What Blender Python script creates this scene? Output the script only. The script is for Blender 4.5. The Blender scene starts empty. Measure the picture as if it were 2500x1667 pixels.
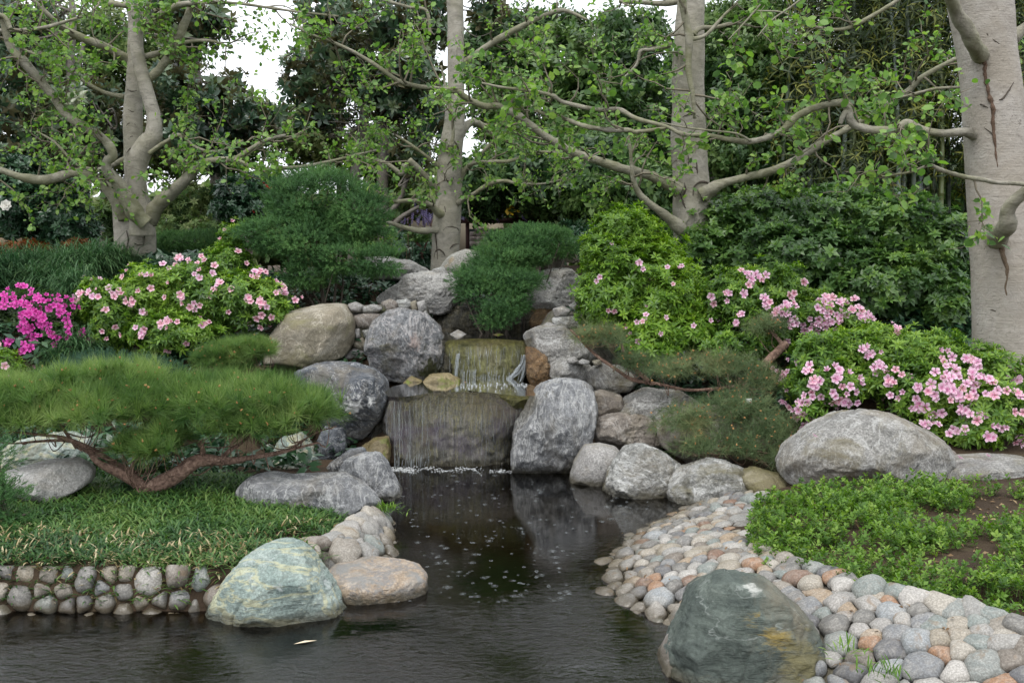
import bpy, math, random
import numpy as np

# ------------------------------------------------------------------ camera, sky, sun, exposure
scene = bpy.context.scene
F = 2431.0; CX = 1250.0; CY = 833.5; HORIZON = 595.0; EYE = 2.0
PITCH = math.atan((CY - HORIZON) / F)
cam = bpy.data.cameras.new('camera'); cam_o = bpy.data.objects.new('camera', cam)
scene.collection.objects.link(cam_o); scene.camera = cam_o
cam.sensor_width = 36.0; cam.lens = 35.0; cam.clip_start = 0.05; cam.clip_end = 900.0
cam_o.location = (0, 0, EYE); cam_o.rotation_euler = (math.pi / 2 - PITCH, 0, 0)

world = bpy.data.worlds.new('World'); scene.world = world; world.use_nodes = True
SUN_EL, SUN_AZ = math.radians(62), math.radians(200)
wn = world.node_tree; wn.nodes.clear()
sky = wn.nodes.new('ShaderNodeTexSky'); sky.sky_type = 'NISHITA'; sky.sun_disc = False
sky.sun_elevation = SUN_EL; sky.sun_rotation = SUN_AZ; sky.air_density = 1.0; sky.dust_density = 4.0
cloud = wn.nodes.new('ShaderNodeMix'); cloud.data_type = 'RGBA'; cloud.inputs[0].default_value = 0.88
cloud.inputs[7].default_value = (12.5, 12.9, 13.6, 1)
bg = wn.nodes.new('ShaderNodeBackground'); bg.inputs[1].default_value = 0.10
wo = wn.nodes.new('ShaderNodeOutputWorld')
wn.links.new(sky.outputs[0], cloud.inputs[6]); wn.links.new(cloud.outputs[2], bg.inputs[0]); wn.links.new(bg.outputs[0], wo.inputs[0])

sun = bpy.data.lights.new('sun', 'SUN'); sun.energy = 1.3; sun.angle = math.radians(25); sun.color = (1.0, 0.97, 0.92)
sun_o = bpy.data.objects.new('sun', sun); scene.collection.objects.link(sun_o)
sun_o.rotation_euler = (math.radians(90) - SUN_EL, 0, math.radians(-25))

scene.view_settings.view_transform = 'Standard'; scene.view_settings.look = 'None'
scene.view_settings.exposure = 0.6; scene.view_settings.gamma = 1.0; scene.view_settings.use_curve_mapping = False
cy = scene.cycles
cy.max_bounces = 6; cy.diffuse_bounces = 3; cy.glossy_bounces = 3; cy.transmission_bounces = 3; cy.transparent_max_bounces = 8
cy.caustics_reflective = False; cy.caustics_refractive = False; cy.use_denoising = True; cy.sample_clamp_indirect = 4.0

# ------------------------------------------------------------------ survey of the place: sight lines from the camera give the angles, distances are chosen
ZONES = {'s': (0, 0, 1.0), 'a': (0, 0, 2.24), 'b': (800, 0, 2.24), 'c': (1600, 0, 2.24), 'd': (0, 500, 2.24), 'e': (600, 600, 2.24),
         'f': (1300, 600, 1.96), 'g': (0, 1100, 2.138), 'h': (1400, 1100, 2.138), 'D': (0, 0, 0.9408), 'i': (1100, 450, 6.271), 'j': (850, 700, 3.485)}
def src(zone, pts):
    ox, oy, s = ZONES[zone]; p = np.array(pts, float)
    return np.stack([ox + p[..., 0] / s, oy + p[..., 1] / s], -1)
def rays(zone, pts):
    p = src(zone, pts); dx = (p[..., 0] - CX) / F; dz = -(p[..., 1] - CY) / F
    c, s = math.cos(PITCH), math.sin(PITCH)
    return np.stack([dx, c + dz * s, -s + dz * c], -1)
def at(zone, pts, Y):
    r = rays(zone, pts); t = np.asarray(Y, float) / r[..., 1]
    return np.array([0, 0, EYE]) + r * t[..., None]
def gnd(zone, pts, z=0.0):
    r = rays(zone, pts); t = (z - EYE) / r[..., 2]
    return np.array([0, 0, EYE]) + r * t[..., None]

# ------------------------------------------------------------------ numpy noise
def _hash(i, j, k, seed):
    h = (i * 374761393 + j * 668265263 + k * 2147483647 + seed * 1274126177) & 0xFFFFFFFF
    h = ((h ^ (h >> 13)) * 1274126177) & 0xFFFFFFFF
    return ((h ^ (h >> 16)) & 0xFFFF) / 65535.0
def vnoise(p, seed=0):
    p = np.asarray(p, float); f0 = np.floor(p); f = p - f0; i = f0.astype(np.int64); w = f * f * (3 - 2 * f); out = 0
    for dx in (0, 1):
        for dy in (0, 1):
            for dz in (0, 1):
                wt = (w[..., 0] if dx else 1 - w[..., 0]) * (w[..., 1] if dy else 1 - w[..., 1]) * (w[..., 2] if dz else 1 - w[..., 2])
                out = out + wt * _hash(i[..., 0] + dx, i[..., 1] + dy, i[..., 2] + dz, seed)
    return out * 2 - 1
def fbm(p, octv=4, seed=0):
    out = 0; a = 0.5; q = np.asarray(p, float)
    for o in range(octv):
        out = out + a * vnoise(q, seed + o); q = q * 2.03 + 11.3; a *= 0.5
    return out

# ------------------------------------------------------------------ mesh and object helpers
COL = scene.collection
def mesh(name, V, Fc, mat=None, attrs=None, smooth=False):
    me = bpy.data.meshes.new(name); V = np.ascontiguousarray(V, np.float32); Fc = np.ascontiguousarray(Fc, np.int32); k = Fc.shape[1]
    me.vertices.add(len(V)); me.vertices.foreach_set('co', V.ravel())
    me.loops.add(Fc.size); me.loops.foreach_set('vertex_index', Fc.ravel())
    me.polygons.add(len(Fc)); me.polygons.foreach_set('loop_start', np.arange(0, Fc.size, k, dtype=np.int32))
    if smooth: me.polygons.foreach_set('use_smooth', np.ones(len(Fc), bool))
    for n, a in (attrs or {}).items():
        at_ = me.attributes.new(n, 'FLOAT', 'POINT'); at_.data.foreach_set('value', np.ascontiguousarray(a, np.float32))
    me.update(calc_edges=True); me.validate()
    if mat: me.materials.append(mat)
    return me
def link(name, me, loc=(0, 0, 0), parent=None, **props):
    o = bpy.data.objects.new(name, me); COL.objects.link(o); o.location = [float(v) for v in loc]
    if parent: o.parent = parent
    for k, v in props.items():
        if v: o[k] = v
    return o
def structure(name, V, Fc, mat, smooth=False, attrs=None):
    return link(name, mesh(name, V, Fc, mat, attrs, smooth), kind='structure')
class Thing:
    def __init__(s, name, label, cat, loc, group=None):
        s.loc = np.array(loc, float); s.o = link(name, None, s.loc, label=label, category=cat, group=group); s.o.empty_display_size = 0.1
    def part(s, name, V, Fc, mat, smooth=False, attrs=None, kind=None, label=None, parent=None):
        return link(name, mesh(name, np.asarray(V) - s.loc, Fc, mat, attrs, smooth), parent=parent or s.o, kind=kind, label=label)
def single(name, label, cat, V, Fc, mat, smooth=False, attrs=None, group=None, kind=None):
    V = np.asarray(V); c = np.array([V[:, 0].mean(), V[:, 1].mean(), V[:, 2].min()])
    return link(name, mesh(name, V - c, Fc, mat, attrs, smooth), c, label=label, category=cat, group=group, kind=kind)
def join(parts):
    V = []; Fc = []; n = 0; A = {}
    for p in parts:
        V.append(p[0]); Fc.append(p[1] + n); n += len(p[0])
        if len(p) > 2:
            for k, a in p[2].items(): A.setdefault(k, []).append(a)
    return (np.concatenate(V), np.concatenate(Fc), {k: np.concatenate(a) for k, a in A.items()})
def norm(v): return v / np.maximum(np.linalg.norm(v, axis=-1, keepdims=True), 1e-9)

_ico = {}
def ico(sub):
    if sub not in _ico:
        t = (1 + 5 ** .5) / 2
        v = [(-1, t, 0), (1, t, 0), (-1, -t, 0), (1, -t, 0), (0, -1, t), (0, 1, t), (0, -1, -t), (0, 1, -t), (t, 0, -1), (t, 0, 1), (-t, 0, -1), (-t, 0, 1)]
        f = [(0, 11, 5), (0, 5, 1), (0, 1, 7), (0, 7, 10), (0, 10, 11), (1, 5, 9), (5, 11, 4), (11, 10, 2), (10, 7, 6), (7, 1, 8), (3, 9, 4), (3, 4, 2), (3, 2, 6), (3, 6, 8), (3, 8, 9), (4, 9, 5), (2, 4, 11), (6, 2, 10), (8, 6, 7), (9, 8, 1)]
        V = norm(np.array(v, float)); Fc = np.array(f)
        for _ in range(sub):
            E = np.sort(np.concatenate([Fc[:, [0, 1]], Fc[:, [1, 2]], Fc[:, [2, 0]]]), 1)
            U, inv = np.unique(E, axis=0, return_inverse=True); inv = inv.ravel(); n = len(V); m = len(Fc)
            V = np.concatenate([V, norm(V[U[:, 0]] + V[U[:, 1]])]); a, b, c = inv[:m] + n, inv[m:2 * m] + n, inv[2 * m:] + n
            Fc = np.concatenate([np.stack([Fc[:, 0], a, c], 1), np.stack([Fc[:, 1], b, a], 1), np.stack([Fc[:, 2], c, b], 1), np.stack([a, b, c], 1)])
        _ico[sub] = (V, Fc)
    return _ico[sub]

NT = 96
def radial(poly, smooth=1):
    """outline polygon (n,2) -> centroid, radius per angle"""
    p = np.asarray(poly, float); q = np.roll(p, -1, 0); cr = p[:, 0] * q[:, 1] - q[:, 0] * p[:, 1]; A = cr.sum() / 2
    c = ((p + q) * cr[:, None]).sum(0) / (6 * A)
    th = np.linspace(-math.pi, math.pi, NT, endpoint=False); d = np.stack([np.cos(th), np.sin(th)], 1); R = np.zeros(NT)
    a = p - c; e = q - p
    for i in range(NT):
        den = d[i, 0] * e[:, 1] - d[i, 1] * e[:, 0]; den = np.where(abs(den) < 1e-12, 1e-12, den)
        t = (a[:, 0] * e[:, 1] - a[:, 1] * e[:, 0]) / den; u = (a[:, 0] * d[i, 1] - a[:, 1] * d[i, 0]) / den
        ok = (t > 0) & (u >= -1e-6) & (u <= 1 + 1e-6); R[i] = t[ok].max() if ok.any() else 0.01
    for _ in range(smooth): R = .25 * np.roll(R, 1) + .5 * R + .25 * np.roll(R, -1)
    return c, R
def blob(R, depth, sub, n=2.6, amp=.05, freq=3.0, seed=0, cuts=0, cutd=.86, front=None):
    """solid stone: outline radius R over the angle in the (x,z) plane, half thickness along y"""
    rng = np.random.default_rng(seed); D, Fc = ico(sub); x, y, z = D.T; rho = np.hypot(x, z)
    th = np.arctan2(z, x); Rt = np.interp(th, np.linspace(-math.pi, math.pi, NT + 1), np.append(R, R[0])); Rm = R.mean()
    w = np.clip(rho / .7, 0, 1); w = w * w * (3 - 2 * w); Rr = Rm * (1 - w) + Rt * w
    s = 1 / (rho ** n + abs(y) ** n) ** (1 / n)
    P = np.stack([x * s * Rr, y * s * depth, z * s * Rr], 1)
    for _ in range(cuts):
        a = rng.normal(size=3) * (1, .8, .8); a[1] = -abs(a[1]) - .75; a = a / np.linalg.norm(a)
        d = P @ a; c = d.max() * rng.uniform(cutd - .09, cutd + .07); P = P - np.outer(np.maximum(0, d - c) * .97, a)
    size = max(Rm, .02); Q = P / size * freq + rng.uniform(0, 50, 3)
    lump = fbm(Q, 2, seed); rid = 1 - abs(fbm(Q * 2.1 + 7, 4, seed + 9)) * 2; rid2 = fbm(Q * 6, 2, seed + 5)
    k = amp * size
    ck = fbm(Q * (.8, .8, .8) + 31, 3, seed + 21); crack = np.exp(-(ck / .035) ** 2) * np.clip(vnoise(Q * .9 + 5, seed + 2) + .45, 0, 1)
    st = np.floor(fbm(Q * (.6, .6, 1.3) + 3, 2, seed + 4) * 5) / 5                       # broken steps
    P = P + norm(P) * (k * lump * .9 + k * .6 * (rid - .6) + k * .3 * rid2 - k * .55 * crack + k * .8 * st)[:, None]
    return P, Fc

def smooth_path(P, R, n=5):
    P = np.asarray(P, float); R = np.asarray(R, float); m = len(P)
    if m < 3:
        t = np.linspace(0, 1, n + 1)[:, None]; return P[0] + (P[-1] - P[0]) * t, R[0] + (R[-1] - R[0]) * t[:, 0]
    out = []; ro = []
    for i in range(m - 1):
        p0, p1, p2, p3 = P[max(i - 1, 0)], P[i], P[i + 1], P[min(i + 2, m - 1)]
        for k in range(n):
            t = k / n; out.append(.5 * ((2 * p1) + (p2 - p0) * t + (2 * p0 - 5 * p1 + 4 * p2 - p3) * t * t + (3 * p1 - p0 - 3 * p2 + p3) * t ** 3)); ro.append(R[i] + (R[i + 1] - R[i]) * t)
    out.append(P[-1]); ro.append(R[-1]); return np.array(out), np.array(ro)
def tube(P, R, sides=10, wob=0.0, seed=0, knots=0.0):
    P = np.asarray(P, float); R = np.asarray(R, float); T = norm(np.gradient(P, axis=0)); m = len(P)
    up = np.array([0, 0, 1.0]) if abs(T[0, 2]) < .9 else np.array([1.0, 0, 0]); U = np.zeros_like(P)
    u = np.cross(up, T[0])
    for i in range(m):
        u = u - T[i] * (u @ T[i]); u = u / max(np.linalg.norm(u), 1e-9); U[i] = u
    W = np.cross(T, U); a = np.linspace(0, 2 * math.pi, sides, endpoint=False)
    ring = U[:, None, :] * np.cos(a)[None, :, None] + W[:, None, :] * np.sin(a)[None, :, None]
    rr = np.repeat(R[:, None], sides, 1)
    if wob > 0:
        rr = rr * (1 + wob * fbm((P[:, None, :] + ring * R[:, None, None] * 1.2) / max(R.mean(), 1e-3) * .5, 3, seed) * 2)
    if knots > 0:
        rr = rr * (1 + knots * np.maximum(0, vnoise(P / max(R.mean(), 1e-3) * .35, seed + 3))[:, None])
    V = (P[:, None, :] + ring * rr[..., None]).reshape(-1, 3)
    i = np.arange(m - 1)[:, None] * sides; j = np.arange(sides)[None, :]; jn = (j + 1) % sides
    q = np.stack([i + j, i + jn, i + sides + jn, i + sides + j], -1).reshape(-1, 4)
    Fc = np.concatenate([q[:, [0, 1, 2]], q[:, [0, 2, 3]]]); V = np.concatenate([V, P[:1], P[-1:]]); c0 = m * sides
    j = np.arange(sides); jn = (j + 1) % sides
    caps = np.concatenate([np.stack([jn, j, np.full(sides, c0)], 1), np.stack([(m - 1) * sides + j, (m - 1) * sides + jn, np.full(sides, c0 + 1)], 1)])
    return V, np.concatenate([Fc, caps])
def box(x0, x1, y0, y1, z0, z1):
    V = np.array([(x, y, z) for z in (z0, z1) for y in (y0, y1) for x in (x0, x1)], float)
    return V, np.array([(0, 2, 3), (0, 3, 1), (4, 5, 7), (4, 7, 6), (0, 1, 5), (0, 5, 4), (2, 6, 7), (2, 7, 3), (0, 4, 6), (0, 6, 2), (1, 3, 7), (1, 7, 5)])

# templates: leaf along +x, normal +z
def leaf(L=1, w=.2, fold=.05, droop=.1, tip=.5, rounded=False):
    if rounded:
        V = np.array([(0, 0, 0), (.28, w * .8, fold), (.28, -w * .8, fold), (.5, 0, -.01), (.72, w * .85, fold - droop * .5), (.72, -w * .85, fold - droop * .5), (1, 0, -droop)]) * L
        Fc = np.array([(0, 3, 1), (0, 2, 3), (1, 3, 4), (2, 5, 3), (3, 6, 4), (3, 5, 6)])
    else:
        V = np.array([(0, 0, 0), (.5, w, fold), (.5, -w, fold), (.52, 0, -.01), (1, 0, -droop)]) * L
        Fc = np.array([(0, 3, 1), (0, 2, 3), (3, 4, 1), (3, 2, 4)])
    return V, Fc, {'tip': np.full(len(V), tip)}
def rot(ax, a):
    c, s = math.cos(a), math.sin(a)
    return np.array({'x': [(1, 0, 0), (0, c, -s), (0, s, c)], 'y': [(c, 0, s), (0, 1, 0), (-s, 0, c)], 'z': [(c, -s, 0), (s, c, 0), (0, 0, 1)]}[ax])
def xf(t, M, off=(0, 0, 0), s=1.0): return (t[0] * s @ M.T + np.array(off), t[1], *t[2:])
def frames(Z, rng, roll=None):
    n = len(Z); Z = norm(Z); a = norm(rng.normal(size=(n, 3))); X = norm(np.cross(a, Z)); Y = np.cross(Z, X)
    return np.stack([X, Y, Z], -1)
def scatter(tmpl, P, Z, S, rng, rnd=None):
    V, Fc, A = tmpl[0], tmpl[1], tmpl[2]; n = len(P); k = len(V)
    M = frames(Z, rng); VV = np.einsum('nij,kj->nki', M, V) * np.asarray(S).reshape(-1, 1, 1) + P[:, None, :]
    FF = (Fc[None] + (np.arange(n) * k)[:, None, None]).reshape(-1, 3)
    if rnd is None: rnd = rng.random(n)
    at_ = {'rnd': np.repeat(rnd, k)}
    for key, a in A.items(): at_[key] = np.tile(a, n)
    return VV.reshape(-1, 3), FF, at_

# ------------------------------------------------------------------ materials
def lin(c): return tuple(((v / 12.92) if v <= .04045 else ((v + .055) / 1.055) ** 2.4) for v in c)
class NM:
    def __init__(s, name, rough=.6, spec=.5):
        s.m = bpy.data.materials.new(name); s.m.use_nodes = True; s.t = s.m.node_tree; s.p = s.t.nodes['Principled BSDF']
        s.p.inputs['Roughness'].default_value = rough; s.p.inputs['Specular IOR Level'].default_value = spec
    def n(s, typ, **kw):
        o = s.t.nodes.new('ShaderNode' + typ)
        for k, v in kw.items(): setattr(o, k, v)
        return o
    def l(s, a, b): s.t.links.new(a, b)
    def tex(s, kind='Object'): return s.n('TexCoord').outputs[kind]
    def mp(s, v, scale=(1, 1, 1), rotn=(0, 0, 0), loc=(0, 0, 0)):
        o = s.n('Mapping'); o.inputs['Scale'].default_value = scale; o.inputs['Rotation'].default_value = rotn; o.inputs['Location'].default_value = loc; s.l(v, o.inputs[0]); return o.outputs[0]
    def noise(s, v, scale, detail=4, dist=0.0, rough=.55, out='Fac'):
        o = s.n('TexNoise'); o.inputs['Scale'].default_value = scale; o.inputs['Detail'].default_value = detail; o.inputs['Distortion'].default_value = dist; o.inputs['Roughness'].default_value = rough
        if v is not None: s.l(v, o.inputs['Vector'])
        return o.outputs[out]
    def ramp(s, f, stops, interp='LINEAR'):
        o = s.n('ValToRGB'); o.color_ramp.interpolation = interp; e = o.color_ramp.elements
        while len(e) < len(stops): e.new(.5)
        for k, (p, c) in enumerate(stops):
            e[k].position = p; e[k].color = (*c, 1) if not isinstance(c, (int, float)) else (c, c, c, 1)
        s.l(f, o.inputs[0]); return o.outputs[0]
    def mix(s, f, a, b, mode='MIX'):
        o = s.n('Mix', data_type='RGBA', blend_type=mode)
        for sock, v in ((o.inputs[0], f), (o.inputs[6], a), (o.inputs[7], b)):
            if hasattr(v, 'node'): s.l(v, sock)
            elif isinstance(v, (int, float)): sock.default_value = v if sock.type == 'VALUE' else (v, v, v, 1)
            else: sock.default_value = (*v, 1)
        return o.outputs[2]
    def math(s, op, a, b=None, c=None):
        o = s.n('Math', operation=op)
        for sock, v in zip(o.inputs, (a, b, c)):
            if v is None: continue
            if hasattr(v, 'node'): s.l(v, sock)
            else: sock.default_value = v
        return o.outputs[0]
    def attr(s, name): o = s.n('Attribute', attribute_name=name); return o.outputs['Fac']
    def objrnd(s): return s.n('ObjectInfo').outputs['Random']
    def bump(s, h, strength=.5, dist=.02, prev=None):
        o = s.n('Bump'); o.inputs['Strength'].default_value = strength; o.inputs['Distance'].default_value = dist; s.l(h, o.inputs['Height'])
        if prev is not None: s.l(prev, o.inputs['Normal'])
        return o.outputs[0]
    def color(s, c): s.l(c, s.p.inputs['Base Color']) if hasattr(c, 'node') else setattr(s.p.inputs['Base Color'], 'default_value', (*c, 1))
    def normal(s, n_): s.l(n_, s.p.inputs['Normal'])

def leafmat(name, cols, rough=.5, spec=.4, transl=.3, back=None, tipmix=.35):
    """cols: ramp of leaf colours; an own random value and the age of each leaf pick from it"""
    M = NM(name, rough, spec); f = M.math('ADD', M.math('MULTIPLY', M.attr('rnd'), 1 - tipmix), M.math('MULTIPLY', M.attr('tip'), tipmix))
    c = M.ramp(f, [(i / max(1, len(cols) - 1) * .8 + .1, col) for i, col in enumerate(cols)])
    if back is not None:
        g = M.n('NewGeometry'); c = M.mix(g.outputs['Backfacing'], c, back)
    M.color(c); tr = M.n('BsdfTranslucent'); mx = M.n('MixShader'); mx.inputs[0].default_value = transl
    hs = M.n('HueSaturation'); hs.inputs['Saturation'].default_value = 1.15; hs.inputs['Value'].default_value = 1.4; M.l(c, hs.inputs['Color']); M.l(hs.outputs[0], tr.inputs[0])
    out = M.t.nodes['Material Output']; M.l(M.p.outputs[0], mx.inputs[1]); M.l(tr.outputs[0], mx.inputs[2]); M.l(mx.outputs[0], out.inputs[0])
    return M.m
def plain(name, c, rough=.7, var=.25, scale=8, bump=.3, spec=.4):
    M = NM(name, rough, spec); v = M.tex(); f = M.noise(v, scale, 5); M.color(M.mix(f, tuple(x * (1 - var) for x in c), tuple(min(1, x * (1 + var)) for x in c)))
    M.normal(M.bump(M.noise(v, scale * 4, 4), bump, .01)); return M.m
def rockmat(name, cols, scale=3.0, stretch=(1, 1, 1), rotn=(0, 0, 0), dist=1.0, vein=None, speckle=.25, speck_scale=70, moss=None, wet=True, rough=.75, bump=.6, seed=0, spots=(), spec=.4):
    M = NM(name, rough, spec); v0 = M.mp(M.tex(), loc=(seed * 3.1, seed * 1.7, seed * 2.3)); v = M.mp(v0, scale=stretch, rotn=rotn)
    f = M.noise(v, scale, 7, dist, .62); k = len(cols) - 1
    c = M.ramp(f, [(.30 + .42 * i / k, col) for i, col in enumerate(cols)])
    patch = M.noise(v0, scale * .6, 4, .5); c = M.mix(M.ramp(patch, [(.35, 0.0), (.7, .7)]), c, tuple(x * .62 for x in cols[len(cols) // 2]))
    sp = M.noise(v0, speck_scale, 3, 0, .7); c = M.mix(speckle, c, M.ramp(sp, [(.38, .25), (.5, .5), (.62, 1.0)]), 'OVERLAY')
    dk = M.noise(v0, speck_scale * .45, 4, .4, .65); c = M.mix(M.ramp(dk, [(.60, 0.0), (.68, speckle * 1.4)]), c, (.05, .05, .048))
    if vein:
        vc, vs, vw, vamt = vein; n2 = M.noise(v, vs, 5, 1.6, .6); d = M.math('ABSOLUTE', M.math('SUBTRACT', n2, .5))
        m2 = M.ramp(d, [(0.0, vamt), (vw, 0.0)]); c = M.mix(m2, c, vc)
    if moss:
        mc, ms, lo, hi = moss; n3 = M.noise(v0, ms, 6, .6, .65); c = M.mix(M.ramp(n3, [(lo, 0.0), (hi, .9)]), c, mc)
    st_ = M.noise(M.mp(v0, loc=(7, 3, 5)), 1.7, 6, .9, .68); c = M.mix(M.ramp(st_, [(.48, 0.0), (.66, .55)]), c, (.17, .14, .09)); lt_ = M.noise(M.mp(v0, loc=(2, 9, 1)), 4.5, 6, 1.2, .7); c = M.mix(M.ramp(lt_, [(.58, 0.0), (.66, .45)]), c, tuple(min(.6, x * 1.25 + .03) for x in cols[-1])) if speckle >= .35 else c
    for (px_, py_, pz_, pr_, pc_, pa_) in spots:
        dv = M.n('VectorMath', operation='DISTANCE'); M.l(M.tex(), dv.inputs[0]); dv.inputs[1].default_value = (px_, py_, pz_)
        dd = M.math('ADD', M.math('DIVIDE', dv.outputs['Value'], pr_), M.math('MULTIPLY_ADD', M.noise(v, 9, 5, 1.0, .65), 2.4, -1.2)); c = M.mix(M.ramp(dd, [(.45, pa_), (.85, 0.0)]), c, pc_)
    if wet:      # waterline stain: algae and damp just above the pond
        g = M.n('NewGeometry'); sx = M.n('SeparateXYZ'); M.l(g.outputs['Position'], sx.inputs[0])
        wob = M.math('MULTIPLY_ADD', M.noise(v0, 9, 3), .07, -.035); h = M.math('ADD', sx.outputs['Z'], wob)
        wm = M.ramp(h, [(.02, 1.0), (.075, 0.0)]); c = M.mix(M.math('MULTIPLY', wm, .8), c, (.045, .038, .018))
        M.l(M.math('SUBTRACT', rough, M.math('MULTIPLY', wm, rough * .6)), M.p.inputs['Roughness'])
    M.color(c)
    b = M.bump(M.noise(v, scale * 3.2, 8, dist * 1.2, .68), bump, .05); b = M.bump(M.noise(v0, speck_scale * .35, 5, .3, .7), bump * .6, .014, b); M.normal(b)
    return M.m

# ------------------------------------------------------------------ ground
rng0 = np.random.default_rng(5)
W_D = [(1560, 1160), (1505, 1182), (1400, 1226), (1356, 1300), (1368, 1372), (1432, 1412), (1556, 1445), (1700, 1560), (1900, 1700), (2200, 1850), (2560, 1960)]
W_line = gnd('D', W_D, 0.0)
T_D = [(1760, 1128, .13), (1738, 1158, .13), (1712, 1205, .16), (1745, 1262, .23), (1810, 1292, .28), (1905, 1315, .30), (2000, 1347, .32), (2130, 1380, .34), (2250, 1405, .35), (2400, 1455, .36), (2640, 1540, .36)]
T_line = np.array([gnd('D', (x, y), z) for x, y, z in T_D])
pond_pts = np.concatenate([np.array([(-11, 5.3, 0)]), gnd('D', [(-400, 1398), (0, 1404), (300, 1404), (470, 1405), (600, 1395), (740, 1345), (880, 1330), (905, 1290), (905, 1200), (868, 1166), (760, 1122), (560, 1115), (545, 1085), (640, 1078), (780, 1080), (905, 1062), (1180, 1050), (1300, 1062), (1400, 1085), (1500, 1120), (1560, 1150)]), W_line, np.array([(9, 3.0, 0), (9, -6, 0), (-11, -6, 0)])])
PP = pond_pts[:, :2]
def pond_sdf(xy):
    """distance to the pond's shore, negative over water"""
    a = PP; b = np.roll(PP, -1, 0); d2 = np.full(len(xy), 1e9); ins = np.zeros(len(xy), bool)
    for p, q in zip(a, b):
        e = q - p; w = xy - p; t = np.clip((w @ e) / max(e @ e, 1e-9), 0, 1); d2 = np.minimum(d2, ((w - t[:, None] * e) ** 2).sum(1))
        c = ((p[1] > xy[:, 1]) != (q[1] > xy[:, 1])); xi = (q[0] - p[0]) * (xy[:, 1] - p[1]) / (q[1] - p[1] if abs(q[1] - p[1]) > 1e-9 else 1e-9) + p[0]
        ins ^= c & (xy[:, 0] < xi)
    d = np.sqrt(d2); return np.where(ins, -d, d)
HP = np.array([(-5, 6, .24), (-3, 6, .24), (-1.5, 6, .22), (-1, 6.8, .17), (-2.5, 7, .25), (-1.6, 7.0, .2), (-5, 8, .35), (-2.4, 8.9, .35), (-3.5, 9.3, .6), (-3, 10, .95), (-5, 10, 1.2), (-1.8, 9.6, .65), (-1.6, 10.5, 1.1),
    (-6, 12, 1.7), (-4, 12, 1.75), (-2, 12, 1.55), (0, 12.8, 1.45), (0, 10.8, .95), (-.5, 9.4, .45), (.2, 9.4, .45), (0, 11.6, 1.2), (.9, 9, .3), (1.5, 9.6, .8), (2, 8.5, .45), (2.6, 9.3, .85), (3.5, 8.9, .85), (4.5, 9, .95),
    (1.3, 8, .0), (1.2, 8.4, .05), (1.7, 8.1, .05), (1.6, 8.7, .2), (2.1, 7.9, .12), (2.3, 8.3, .3), (2.2, 7.6, .22), (2.7, 7.3, .25), (-3.3, 7.9, .2), (-4.6, 7.9, .22), (-2.9, 8.5, .2), (-2.2, 8.95, .0), (-2.2, 9.3, .15), (-3.0, 9.1, .25), (-1.7, 9.0, .05), (-3.6, 8.6, .2), (-2.6, 7.8, .15), (3, 7.9, .36), (4, 7.5, .36), (2.5, 6.5, .32), (4, 6, .36), (2, 6, .31), (3, 5, .35), (5, 5, .38), (2, 11, 1.25), (4, 11.5, 1.35), (6, 12, 1.5), (8, 9, 1.2), (10, 6, .8), (-9, 7, .4), (-9, 10, 1.3),
    (-15, 20, 1.65), (0, 20, 1.6), (0, 16, 1.5), (15, 20, 1.6), (-5, 16, 1.6), (6, 16, 1.5), (-40, 40, 1.7), (40, 40, 1.7), (0, 50, 1.7), (-30, 5, 1.2), (30, 5, 1.2), (-30, -15, 1), (30, -15, 1), (0, -14, .8), (0, 120, 1.7), (-120, 120, 1.7), (120, 120, 1.7)])
def height(x, y, detail=True):
    x = np.atleast_1d(np.asarray(x, float)); y = np.atleast_1d(np.asarray(y, float)); sh = x.shape; xy = np.stack([x.ravel(), y.ravel()], 1)
    num = 0; den = 0
    for hx, hy, hz in HP:
        w = 1 / (((xy[:, 0] - hx) ** 2 + (xy[:, 1] - hy) ** 2) + .02) ** 1.8; num = num + w * hz; den = den + w
    h = num / den; d = pond_sdf(xy)
    right = (xy[:, 0] > .3) & (xy[:, 1] < 7.45); lft = (xy[:, 0] > -1.75) & (xy[:, 0] < -.5) & (xy[:, 1] > 5.75) & (xy[:, 1] < 7.35); right = right | lft; slope = np.where(right, np.where(lft, .55, .30), np.where((xy[:, 0] > .7) & (xy[:, 1] >= 7.4) & (xy[:, 0] < 2.6), .4, 2.5))
    h = np.where(d > 0, np.minimum(h, slope * d - np.where(right, .07, np.where(slope == .4, .12, .0))), -np.minimum(.42, .06 + -d * .8))
    if detail: h = h + np.where(d > .05, .025, .015) * fbm(np.stack([xy[:, 0] * 3, xy[:, 1] * 3, xy[:, 0] * 0], 1), 3, 4)
    return h.reshape(sh)
def H(x, y): return float(height(x, y, False)[0])
gx = np.concatenate([-np.geomspace(450, 8, 16), np.arange(-7, 7.01, .11), np.geomspace(8, 450, 16)])
gy = np.concatenate([-np.geomspace(450, 8, 8), np.arange(-7, 2.5, 1), np.arange(2.5, 14, .11), np.geomspace(14.5, 600, 26)])
X, Y = np.meshgrid(gx, gy); Z = height(X, Y); nx, ny = len(gx), len(gy)
i = np.arange(ny - 1)[:, None] * nx + np.arange(nx - 1)[None]; Q = np.stack([i, i + 1, i + nx + 1, i + nx], -1).reshape(-1, 4)
M = NM('soil', .95, .2); v = M.tex(); c = M.ramp(M.noise(v, 2.5, 6, .5), [(.3, (.030, .020, .013)), (.6, (.055, .038, .024)), (.75, (.075, .06, .035))]); M.color(c)
M.normal(M.bump(M.noise(v, 40, 6), .8, .02)); soil = M.m
structure('ground', np.stack([X, Y, Z], -1).reshape(-1, 3), Q, soil, True)

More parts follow.
